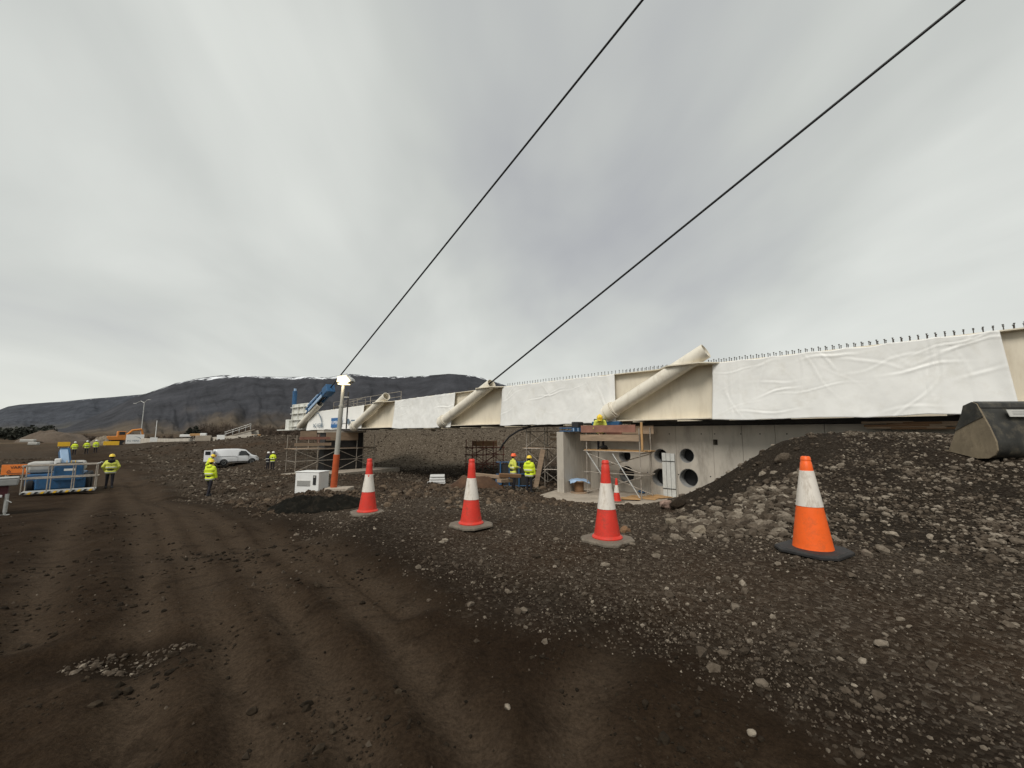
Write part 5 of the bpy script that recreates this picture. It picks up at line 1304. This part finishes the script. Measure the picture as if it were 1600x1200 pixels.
def person(label, loc, rz, hat='hatY', jacket='hivis', arms=('down', 'down'), stride=.0, bend=0.0, hood=None, H=1.78, fat=1.0, legs='navy', vox=.016, turn=0.0):
    k = H / 1.78
    t = thing('person', label, 'person', loc, rz, 'site workers in hi-vis')
    body = MB()
    hips = {}
    for s_ in (-1, 1):
        st = stride * s_
        hip = (s_ * .095, 0, .93); knee = (s_ * .105, -.03 - st * .5 if st > 0 else -st * .35, .50); ank = (s_ * .115, -st if st > 0 else -st * 1.1, .10)
        capsule(body, hip, .098, knee, .066); capsule(body, knee, .066, ank, .048)
        capsule(body, (ank[0], ank[1] + .04, .055), .055, (ank[0] * 1.15, ank[1] - .15, .045), .045)
    capsule(body, (-.06, 0, .95), .125, (.06, 0, .95), .125); capsule(body, (0, .0, 1.0), .13, (0, .0, 1.28), .145)
    capsule(body, (-.13, .01, 1.40), .085, (.13, .01, 1.40), .085); capsule(body, (0, .01, 1.42), .062, (0, -.005, 1.56), .056)
    hc = Vector((0, -.015, 1.655)); ellip(body, hc, (.076, .098, .118)); ellip(body, hc + Vector((0, -.035, -.055)), (.055, .065, .06))
    capsule(body, hc + Vector((0, -.095, .0)), .012, hc + Vector((0, -.115, -.03)), .016, 8)
    for s_ in (-1, 1): ellip(body, hc + Vector((s_ * .077, .005, -.01)), (.014, .024, .034), 8)
    jk_ = MB(); f = fat
    capsule(jk_, (-.09 * f, 0, .88), .135, (.09 * f, 0, .88), .135); capsule(jk_, (-.085 * f, 0, 1.12), .145 * f, (.085 * f, 0, 1.12), .145 * f); capsule(jk_, (-.10 * f, .0, 1.30), .145 * f, (.10 * f, .0, 1.30), .145 * f)
    capsule(jk_, (-.15, .01, 1.41), .095, (.15, .01, 1.41), .095); capsule(jk_, (0, .01, 1.45), .09, (0, .01, 1.51), .078)
    if hood: capsule(jk_, (-.06, .10, 1.47), .075, (.06, .10, 1.47), .075)
    for s_, ar in ((1, arms[0]), (-1, arms[1])):
        e_, w_ = ARMS[ar]; e_ = Vector((s_ * e_[0], e_[1], e_[2])); w_ = Vector((s_ * w_[0], w_[1], w_[2])); sh = Vector((s_ * .185, .01, 1.41))
        capsule(jk_, sh, .082, e_, .066); capsule(jk_, e_, .066, w_, .052)
        capsule(body, e_, .04, w_, .032)
        d = (w_ - e_).normalized(); side_ = Vector((0, -1, 0)).cross(d); side_ = side_.normalized() if side_.length > .2 else Vector((1, 0, 0)); nrm = d.cross(side_)
        pc = w_ + d * .06; capsule(body, w_ + d * .01, .032, pc, .037)
        for q in range(4):
            rt = pc + side_ * (-.030 + .020 * q) + d * .02; ln = (.060, .072, .068, .052)[q]; m_ = rt + d * ln * .55 + nrm * .012 * -s_; capsule(body, rt, .0115, m_, .0105, 8); capsule(body, m_, .0105, m_ + d * ln * .35 + nrm * .026 * -s_, .009, 8)
        th = w_ + d * .02 + side_ * .03; capsule(body, th, .014, th + d * .035 + side_ * .03, .011, 8); capsule(body, th + d * .035 + side_ * .03, .011, th + d * .06 + side_ * .032, .009, 8)
    mb_ = skinmesh(body, 'body', min(vox, .014), 2); mj = skinmesh(jk_, 'jacket', vox, 3)
    hat_ = MB(); hp_ = hc + Vector((0, .0, .035))
    hat_.lathe([(.150, -.002), (.152, .006), (.128, .016), (.126, .05), (.112, .095), (.075, .125), (.03, .136), (.004, .137)], 26, hp_, sx=.92, sy=1.06)
    hat_.box(hp_ + Vector((0, -.145, .004)), (.16, .09, .012)); hat_.bar(hp_ + Vector((0, -.1, .115)), hp_ + Vector((0, .1, .115)), .03, .05)
    hm_ = hat_.mesh('helmet', mt[hat])
    # materials by place, before bending
    n = len(mb_.polygons); ce = np.empty(n * 3); mb_.polygons.foreach_get('center', ce); ce = ce.reshape(-1, 3)
    for m in (legs, 'skin', 'black', 'hair'): mb_.materials.append(mt[m])
    mi = np.zeros(n, int); mi[(ce[:, 2] > 1.50)] = 1
    hand = (np.hypot(ce[:, 0], ce[:, 1]) > .20) & (ce[:, 2] > .7) | ((np.abs(ce[:, 0]) > .20) & (ce[:, 2] > .7) & (ce[:, 2] < 1.2)); mi[hand & (ce[:, 2] < 1.52)] = 1
    mi[ce[:, 2] < .12] = 2
    mi[(ce[:, 2] > 1.58) & (ce[:, 1] > .0)] = 3
    for s_ in (-1, 1): mi[np.linalg.norm(ce - np.array([s_ * .032, -.108, 1.665]), axis=1) < .016] = 3
    mb_.polygons.foreach_set('material_index', mi)
    n = len(mj.polygons); ce = np.empty(n * 3); mj.polygons.foreach_get('center', ce); ce = ce.reshape(-1, 3)
    for m in (jacket, 'strip', 'navy'): mj.materials.append(mt[m])
    mi = np.zeros(n, int); z = ce[:, 2]; mi[((z > .80) & (z < .87)) | ((z > 1.10) & (z < 1.145) & (np.abs(ce[:, 0]) < .22))] = 1
    if hood == 'dark': mi[(ce[:, 1] > .02) & (z > 1.33) & (np.abs(ce[:, 0]) < .15) & (z > 1.33 + np.abs(ce[:, 0]) * .5)] = 2
    if jacket == 'vest': mi[:] = 0
    mj.polygons.foreach_set('material_index', mi)
    for nm, me in (('body', mb_), ('jacket', mj), ('helmet', hm_)):
        nv = len(me.vertices); co = np.empty(nv * 3); me.vertices.foreach_get('co', co); co = co.reshape(-1, 3)
        if bend:
            wgt = sst(.90, 1.12, co[:, 2]); a = bend * wgt; y, zz_ = co[:, 1].copy(), co[:, 2] - 1.0
            arm_ok = np.ones(nv)
            co[:, 1] = y * np.cos(a) - zz_ * np.sin(a); co[:, 2] = 1.0 + y * np.sin(a) * 1.0 + zz_ * np.cos(a)
        me.vertices.foreach_set('co', (co * k).ravel()); me.update()
        if nm == 'helmet': me.polygons.foreach_set('use_smooth', [True] * len(me.polygons))
        o = bpy.data.objects.new(nm, me); COL.objects.link(o); o.parent = t
    return t
def stand(px, py, Y): p = pt(px, py, Y); p.z = gfull(p) - .01; return p
BACK = math.pi
p = stand(170, 760, 23); person('worker in yellow helmet with dark hood down the back, walking away up the road', p, BACK + .75, arms=('pocket', 'pocket'), stride=.10, hood='dark', jacket='hivis2', fat=1.1, H=1.82)
for px, rz, ar, lab, Y in ((115, .75, ('out', 'front'), 'leftmost and broadest of three distant workers walking on the road', 55), (134, .85, ('out', 'down'), 'middle of three distant workers walking up the road', 56), (148, .8, ('down', 'down'), 'rightmost of three distant workers on the road, white helmet', 57)):
    p = stand(px, 713, Y); person(lab, p, BACK + rz, hat='hatW', arms=ar, stride=.12, fat=1.25 if px == 115 else 1.05, vox=.022)
p = stand(326, 770, 21); person('worker in bright yellow hooded coat walking right, nearest on the left side', p, BACK - .1, arms=('out', 'down'), stride=.18, hood='plain', fat=1.15)
p = stand(323, 750, 29.5); person('worker half hidden behind another, leaning by the van rear', p, BACK - 1.2, arms=('front', 'front'), bend=.35, hood='plain', fat=1.15)
p = stand(418, 730, 42.3); person('left of two white helmeted workers right of the van, in dark clothes', p, BACK - .3, hat='hatW', arms=('down', 'front'), jacket='navy', vox=.02)
p = stand(425.5, 731, 41.6); person('right of two white helmeted workers right of the van, in yellow jacket', p, BACK + .1, hat='hatW', arms=('front', 'front'), vox=.02)
p = stand(802, 768, 21.2); p.z = max(p.z, -1.42); person('worker in orange helmet and yellow vest left of the bright coated one', p, 2.0, hat='hatO', arms=('pocket', 'front'), jacket='hivis2')
p = stand(827, 769, 20.6); p.z = max(p.z, -1.42); person('worker in long bright yellow coat and yellow helmet left of the pier', p, BACK - .55, arms=('front', 'down'), hood='plain', fat=1.22, jacket='hivis')
q = mat_of((A.x, A.y, -1.26), BRZ) @ Vector((.55, .42, 2.085)); person('worker in orange yellow helmet bending over the boards on the near scaffold', q, BRZ + .5, hat='hatY', arms=('rest', 'rest'), bend=.85, jacket='hivis2', H=1.9)

# ------------------------------------------------------------------ boom lift parked left of the road
p = stand(93, 772, 20.4); bl = thing('boom_lift', 'blue and white boom lift with a railed work platform by the road', 'boom lift', (p.x, p.y, p.z), .72); bl.scale = (1.0, 1.0, 1.18)
fl = MB().box((0, 0, .16), (2.45, .9, .07)).build('platform_floor', mt['galv'], bl, bevel=.01)
for k in range(12): MB().prism([(-1.2 + .2 * k, .125), (-1.1 + .2 * k, .125), (-1.04 + .2 * k, .205), (-1.14 + .2 * k, .205)], -.462, -.455, 'y').build('hazard_stripe', mt['yellow' if k % 2 else 'black'], fl)
for x in (-1.2, -.4, .4, 1.2):
    for y in (-.43, .43): MB().tube((x, y, .19), (x, y, 1.22), .022, .022, 8).build('rail_post', mt['scaf'], bl)
for z in (.72, 1.22):
    MB().path([(-1.2, -.43, z), (1.2, -.43, z), (1.28, -.3, z), (1.28, .3, z), (1.2, .43, z), (-1.2, .43, z), (-1.26, .3, z), (-1.26, -.3, z), (-1.2, -.43, z)], .024, 8).build('guard_rail', mt['scaf'], bl)
MB().path([(1.2, -.43, 1.22), (1.36, -.5, 1.30), (1.42, -.5, 1.28)], .02, 8).build('gate_handle', mt['galv'], bl)
cb = MB().box((.15, .75, .85), (1.0, .45, .62)).build('control_box', mt['blue'], bl, bevel=.03); MB().box((.2, .52, .98), (.42, .012, .09)).build('name_strip', mt['white'], cb)
MB().box((.15, .72, 1.22), (.9, .4, .1)).build('control_panel', mt['black'], bl, bevel=.02)
for x in (0, .15, .3): MB().tube((x + .05, .6, 1.26), (x + .05, .6, 1.36), .012, .015, 6).build('joystick', mt['yellow'], bl)
MB().box((-.1, 1.0, .42), (1.7, .5, .5)).build('chassis', mt['blue'], bl, bevel=.05)
MB().box((-.35, 2.1, .55), (2.0, 1.9, .5)).build('turret_base', mt['blue'], bl, bevel=.05)
for x, ln in ((-.95, 1.05), (.22, .95)):
    MB().box((x, 2.0, 1.06), (ln * .9, 1.0, .48)).build('engine_hood', mt['palegrey'], bl, bevel=.16)
MB().bar((-.02, 1.2, 1.05), (-.22, 1.75, 1.78), .36, .34).build('boom', mt['blue'], bl, bevel=.03)
MB().bar((.0, .98, 1.07), (-.21, 1.55, 1.80), .30, .06).build('boom_cover', mt['ltblue'], bl, bevel=.02)
MB().box((-.3, 1.0, 1.32), (.22, .3, .24)).build('boom_bracket', mt['white'], bl, bevel=.03)
for x in (-1.15, .75):
    for y in (1.5, 2.9): MB().lathe([(.18, -.13), (.36, -.13), (.40, -.08), (.40, .08), (.36, .13), (.18, .13)], 24).build('wheel', mt['black'], bl, smooth=True, loc=(x, y, .38)).rotation_euler = (0, math.pi / 2, 0)
# orange warning sign
p = stand(24, 765, 21); ws = thing('warning_sign', 'orange warning board lettered VARÚÐ at the left edge', 'sign', (p.x, p.y, p.z), .62)
zc_ = pt(24, 733.5, 21).z - p.z
pn = MB().box((0, 0, zc_), (1.12, .03, .50)).build('panel', mt['signor'], ws, bevel=.008)
o = share('lettering', text_mesh('VARÚÐ', .19, mt['ink']), pn, (.05, -.022, zc_ + .10), (math.pi / 2, 0, 0))
for x in (-.3, .36): MB().add([(x - .09, -.02, zc_ - .13), (x + .09, -.02, zc_ - .13), (x, -.02, zc_ + .0), (x - .045, -.021, zc_ - .10), (x + .045, -.021, zc_ - .10), (x, -.021, zc_ - .03)], [(0, 1, 4, 3), (1, 2, 5, 4), (2, 0, 3, 5)]).build('warning_triangle', mt['ink'], pn)
MB().box((.1, -.018, zc_ - .185), (.9, .006, .025)).build('stripe', mt['ink'], pn)
for x in (-.4, .4): MB().tube((x, .03, -.1), (x, .03, zc_ + .2), .025, .025, 8).build('sign_post', mt['galv'], ws)
# trailer chassis with jack legs, cut by the frame edge
p = stand(-14, 800, 14.0); tr = thing('trailer', 'grey and maroon trailer on galvanised jack legs at the left frame edge', 'trailer', (p.x, p.y, p.z), .85)
MB().box((-1.6, .1, 1.08), (4.2, 1.3, .22)).build('deck', mt['grey'], tr, bevel=.03); MB().box((-1.7, .1, .78), (4.0, 1.0, .36)).build('chassis_beam', mt['maroon'], tr, bevel=.02)
MB().box((-.2, -.45, .64), (.8, .06, .08)).build('light_bar', mt['white'], tr, bevel=.01); MB().tube((-1.6, -.52, 1.22), (.5, -.52, 1.22), .03, .03, 8).build('edge_rail', mt['galv'], tr)
for x in (-.7, -.1, .3):
    lg = MB().tube((x, -.4, .1), (x, -.4, .70), .05, .05, 10).build('jack_leg', mt['galv'], tr, smooth=True); MB().tube((x, -.4, .0), (x, -.4, .12), .035, .035, 8).build('inner_tube', mt['galv'], lg); MB().box((x, -.4, .01), (.22, .22, .02)).build('foot_plate', mt['galv'], lg)
    MB().path([(x, -.46, .5), (x + .02, -.56, .5), (x + .12, -.58, .42)], .014, 6).build('crank_handle', mt['galv'], lg)
for x in (-2.2, -3.0): MB().lathe([(.15, -.1), (.31, -.1), (.34, -.06), (.34, .06), (.31, .1), (.15, .1)], 22).build('wheel', mt['black'], tr, smooth=True, loc=(x, -.55, .34)).rotation_euler = (math.pi / 2, 0, 0)

# ------------------------------------------------------------------ distant signs, plant and poles
def sign(px, py, Y, w_, h_, mat, label, rz=0.5, legs=True, cat='sign'):
    p_ = pt(px, py, Y); g = gfull(p_); t = thing('site_sign', label, cat, (p_.x, p_.y, g), rz)
    zc_ = max(p_.z - g, h_ / 2 + .1); MB().box((0, 0, zc_), (w_, .06, h_)).build('panel', mt[mat], t, bevel=.01)
    for x in (-w_ * .38, w_ * .38): MB().tube((x, .05, -.1), (x, .05, zc_), .04, .04, 7).build('leg', mt['galv'], t)
    return t, zc_
sign(100, 694, 68, 1.4, .7, 'yellow', 'dull yellow sign board left of the distant walking workers', .9)
sign(174, 692.5, 72, 2.0, .68, 'yellow', 'bright yellow sign board right of the distant walking workers', .85)
bs_, zc_ = sign(211, 686, 74, 2.4, 1.6, 'white', 'white company billboard with a grey arc logo by the road', .72)
o = share('logo_arc', arc.mesh('logo_arc', mt['inkgrey']), bs_, (.15, -.04, zc_ - .42), (math.pi / 2, 0, 0), (.7, .62, 1)); o = share('lettering', text_mesh('ÞG VERK', .42, mt['inkgrey']), bs_, (-.2, -.036, zc_ - .32), (math.pi / 2, 0, 0))
sign(240, 688, 70, .95, .72, 'white', 'small square white sign below the thin pole', .7)
sign(345, 683.5, 62, 1.0, .65, 'white', 'small white box sign on the concrete kerb left of the sloping ramp', .4)
# orange excavator behind the signs
p = pt(182, 690, 82); g = gfull(p); ex = thing('excavator', 'orange excavator with raised boom behind the yellow sign', 'excavator', (p.x, p.y, g), .9)
for y in (-.95, .95): MB().prism([(-1.7, .1), (-1.4, 0), (1.4, 0), (1.7, .1), (1.8, .45), (1.5, .8), (-1.5, .8), (-1.8, .45)], y - .25, y + .25, 'y').build('track', mt['black'], ex, bevel=.04)
MB().box((-.2, 0, 1.35), (2.8, 2.3, .8)).build('upper_body', mt['excav'], ex, bevel=.1); MB().box((.5, -.7, 2.15), (1.3, .9, 1.1)).build('cab', mt['excav'], ex, bevel=.08); MB().box((.55, -1.16, 2.3), (.9, .02, .6)).build('cab_window', mt['glass'], ex)
MB().path([(1.0, .1, 1.5), (2.2, .1, 2.9), (3.6, .1, 3.1)], .2, 8).build('boom', mt['excav'], ex); MB().bar((3.6, .1, 3.1), (4.0, .1, 1.2), .25, .3).build('arm', mt['excav'], ex)
MB().prism([(3.8, 1.3), (4.3, 1.2), (4.2, .5), (3.6, .45), (3.5, .8)], -.3, .5, 'y').build('bucket', mt['dark'], ex, bevel=.03)
# stockpiles
for a, b_, Y, ln, h_, m, lab in ((157, 690, 80, 3.2, 1.6, 'tanrock', 'small tan gravel stockpile behind the walking workers'), (200, 690, 84, 6, 2.2, 'bark', 'brown earth stockpile behind the white billboard'), (85, 688, 110, 14, 2.6, 'bark', 'low brown earth mound far left beyond the road')):
    p = pt(a, b_, Y); p.z = gfull(p); heap('stockpile', p, ln, ln * .8, h_, .3, mt[m], lab, 'stockpile', int(a), .25)
# poles
p = pt(219, 690, 92); g = gfull(p); zt2 = pt(219, 628, 92).z - g
up = thing('street_light', 'tall pale street light pole with two arms behind the billboard', 'street light', (p.x, p.y, g))
MB().tube((0, 0, 0), (0, 0, zt2), .11, .07, 10).build('pole', mt['galv'], up, smooth=True)
MB().path([(0, 0, zt2 - .2), (-.8, 0, zt2 + .2), (-1.9, 0, zt2 - .3)], .05, 7).build('arm', mt['galv'], up); MB().path([(0, 0, zt2 - .2), (.5, 0, zt2 + .4), (.9, 0, zt2 + .5)], .05, 7).build('arm', mt['galv'], up)
MB().box((-2.1, 0, zt2 - .35), (.6, .25, .12)).build('lantern', mt['galv'], up, bevel=.03); MB().box((1.1, 0, zt2 + .48), (.5, .25, .12)).build('lantern', mt['galv'], up, bevel=.03)
p = pt(242, 690, 76); g = gfull(p); o = thing('flag_pole', 'thin white pole behind the small square sign', 'pole', (p.x, p.y, g)); MB().tube((0, 0, 0), (0, 0, pt(242, 657, 76).z - g), .07, .05, 8).build('shaft', mt['white'], o, smooth=True); MB().lathe([(.25, 0), (.25, .1)], 12).build('foot', mt['galv'], o)
# concrete kerb wall along the top of the bank, blocks and ramp
kw = thing('concrete_barrier', 'long grey concrete barrier along the top of the rubble bank', 'barrier', pt(222, 690, 74))
pts_ = [pt(a, b_, Y) for a, b_, Y in ((222, 689, 74), (270, 690, 70), (310, 689, 66), (350, 687, 63), (400, 684, 62))]
for k in range(4):
    a, b_ = pts_[k] - pts_[0], pts_[k + 1] - pts_[0]; MB().bar(a, b_, .5, .95).build('barrier_segment', mt['concrete'], kw, bevel=.04)
kw.location = pts_[0]
p = pt(318, 686, 63.5); o = MB().box((0, 0, 0), (1.9, 1.2, 1.05)).build('concrete_block', mt['concrete2'], None, bevel=.04, loc=p); o.rotation_euler = (0, 0, .5); tag(o, 'pale square concrete block at the edge of the rubble bank', 'concrete block')
rp = thing('access_ramp', 'pale sloping ramp with handrail left of the bridge end', 'ramp', pt(346, 684, 68))
ra_ = pt(346, 684, 68); A1 = pt(392, 669, 70) - ra_; A2 = pt(394, 684, 70) - ra_
for y in (0, 2.0):
    MB().add([(0, y, -.3), (A2.x, A2.y + y, A2.z - .3), (A1.x, A1.y + y, A1.z - .3), (0, y, 0), (0, y + .15, -.3), (A2.x, A2.y + y + .15, A2.z - .3), (A1.x, A1.y + y + .15, A1.z - .3), (0, y + .15, 0)], [(0, 1, 2, 3), (4, 5, 6, 7), (0, 1, 5, 4), (1, 2, 6, 5), (2, 3, 7, 6), (3, 0, 4, 7)]).build('side_wall', mt['concrete'], rp)
MB().bar(Vector((0, 1, .05)), Vector((A1.x, A1.y + 1, A1.z - .25)), 1.9, .12).build('ramp_deck', mt['concrete2'], rp)
for f_ in (0.15, .38, .6, .82, 1.0): MB().tube(A1 * f_ + Vector((0, -.05, -.2)), A1 * f_ + Vector((0, -.05, .75)), .04, .04, 6).build('rail_post', mt['galv'], rp)
for h_ in (.4, .75): MB().tube(A1 * .1 + Vector((0, -.05, h_)), A1 + Vector((0, -.05, h_)), .04, .04, 6).build('handrail', mt['galv'], rp)
for a, b_, w_, m, lab in ((292, 681, 1.7, 'white', 'white wrapped bundle on top of the barrier, left one'), (318, 679, .8, 'white', 'white wrapped bundle on the barrier, right small one'), (307, 679.5, 1.6, 'plank2', 'orange brown timber bundle between the white bundles'), (400, 681, 1.3, 'plank2', 'orange brown boards lying right of the ramp'), (44, 688.5, 1.6, 'palegrey', 'pale wrapped bale far left beyond the road'), (53, 693, 1.1, 'palegrey', 'small pale wrapped bale, right of the two far left')):
    p = pt(a, b_, 66); g = gfull(p); o = MB().box((0, 0, 0), (w_, .9, .42)).build('bundle', mt[m], None, bevel=.08, loc=(p.x, p.y, p.z if a > 100 else max(p.z, g + .2))); o.rotation_euler = (0, 0, .5); tag(o, lab, 'bundle')

# ------------------------------------------------------------------ far vegetation
def thicket(name, px0, px1, Y0, Y1, n, h0, h1, mat, label, leaf, per, seed, twig=False):
    r_ = np.random.default_rng(seed); V = []; Fc = []
    for k in range(n):
        a = r_.uniform(px0, px1); Yd = r_.uniform(Y0, Y1); x = (a - 800) / F * Yd; y = Yd; g = gz(x, y); hh_ = r_.uniform(h0, h1) * (.75 + .5 * vn(np.array([a / 22.0]), np.array([0.0]), seed)[0])
        w_ = hh_ * r_.uniform(.28, .5); m_ = per
        u = r_.normal(size=(m_, 3)); u /= np.linalg.norm(u, axis=1)[:, None]; q = u * (r_.random((m_, 1)) ** .4)
        c0 = np.array([x, y, g + hh_ * .55]) + q * np.array([w_, w_, hh_ * .5])
        e1 = r_.normal(size=(m_, 3)); e1[:, 2] += 1.5 if twig else 0; e1 /= np.linalg.norm(e1, axis=1)[:, None]; e2 = np.cross(e1, r_.normal(size=(m_, 3))); e2 /= np.linalg.norm(e2, axis=1)[:, None]
        l1 = leaf * (2.6 if twig else 1) * r_.uniform(.6, 1.4, (m_, 1)); l2 = leaf * (.16 if twig else .8) * r_.uniform(.6, 1.4, (m_, 1))
        P = np.stack([c0 - e1 * l1, c0 + e2 * l2, c0 + e1 * l1, c0 - e2 * l2], 1).reshape(-1, 3); b0 = len(V) and sum(len(z) for z in V)
        V.append(P); Fc.append(np.arange(m_ * 4).reshape(-1, 4) + b0)
    V = np.concatenate(V); Fc = np.concatenate(Fc); me = bpy.data.meshes.new(name); me.from_pydata(V.tolist(), [], Fc.tolist()); me.materials.append(mat)
    o = bpy.data.objects.new(name, me); COL.objects.link(o); tag(o, label, 'woodland', kind='stuff')
thicket('evergreen_wood', -60, 84, 150, 240, 80, 3.0, 6.0, mt['evergreen'], 'dark blurred wood at the far left edge', .55, 110, 3)
thicket('brown_wood', 300, 500, 170, 230, 130, 3.5, 6.0, mt['twig'], 'belt of bare brown trees behind the ramp and bridge end', .5, 130, 5, True)
thicket('brown_scrub', 60, 460, 110, 160, 130, .8, 1.8, mt['twig'], 'low brown scrub behind the concrete barrier', .3, 60, 8, True)
def tree(px, Yd, h_, w_, label, seed):
    x = (px - 800) / F * Yd; g = gz(x, Yd); t = thing('evergreen_tree', label, 'tree', (x, Yd, g)); r_ = np.random.default_rng(seed)
    MB().tube((0, 0, -.2), (0, 0, h_ * .8), .16, .05, 8).build('trunk', mt['bark'], t)
    V = []; 
    for k in range(900):
        f_ = r_.random(); z = h_ * (.08 + .92 * f_); rad = w_ * (1 - f_) ** .7 * math.sqrt(r_.random()) * (1 + .3 * math.sin(f_ * 30)); an = r_.uniform(0, 6.28); c0 = np.array([rad * math.cos(an), rad * math.sin(an), z]); e1 = r_.normal(size=3); e1 /= np.linalg.norm(e1); e2 = np.cross(e1, r_.normal(size=3)); e2 /= np.linalg.norm(e2); V += [c0 - e1 * .35, c0 + e2 * .22, c0 + e1 * .35, c0 - e2 * .22]
    MB().add(V, [(4 * i, 4 * i + 1, 4 * i + 2, 4 * i + 3) for i in range(900)]).build('crown', mt['evergreen'], t)
tree(300, 160, 4.6, 2.2, 'dark evergreen left of the pair behind the white bundles', 1); tree(309, 165, 5.4, 2.6, 'taller dark evergreen right of the pair behind the white bundles', 2)
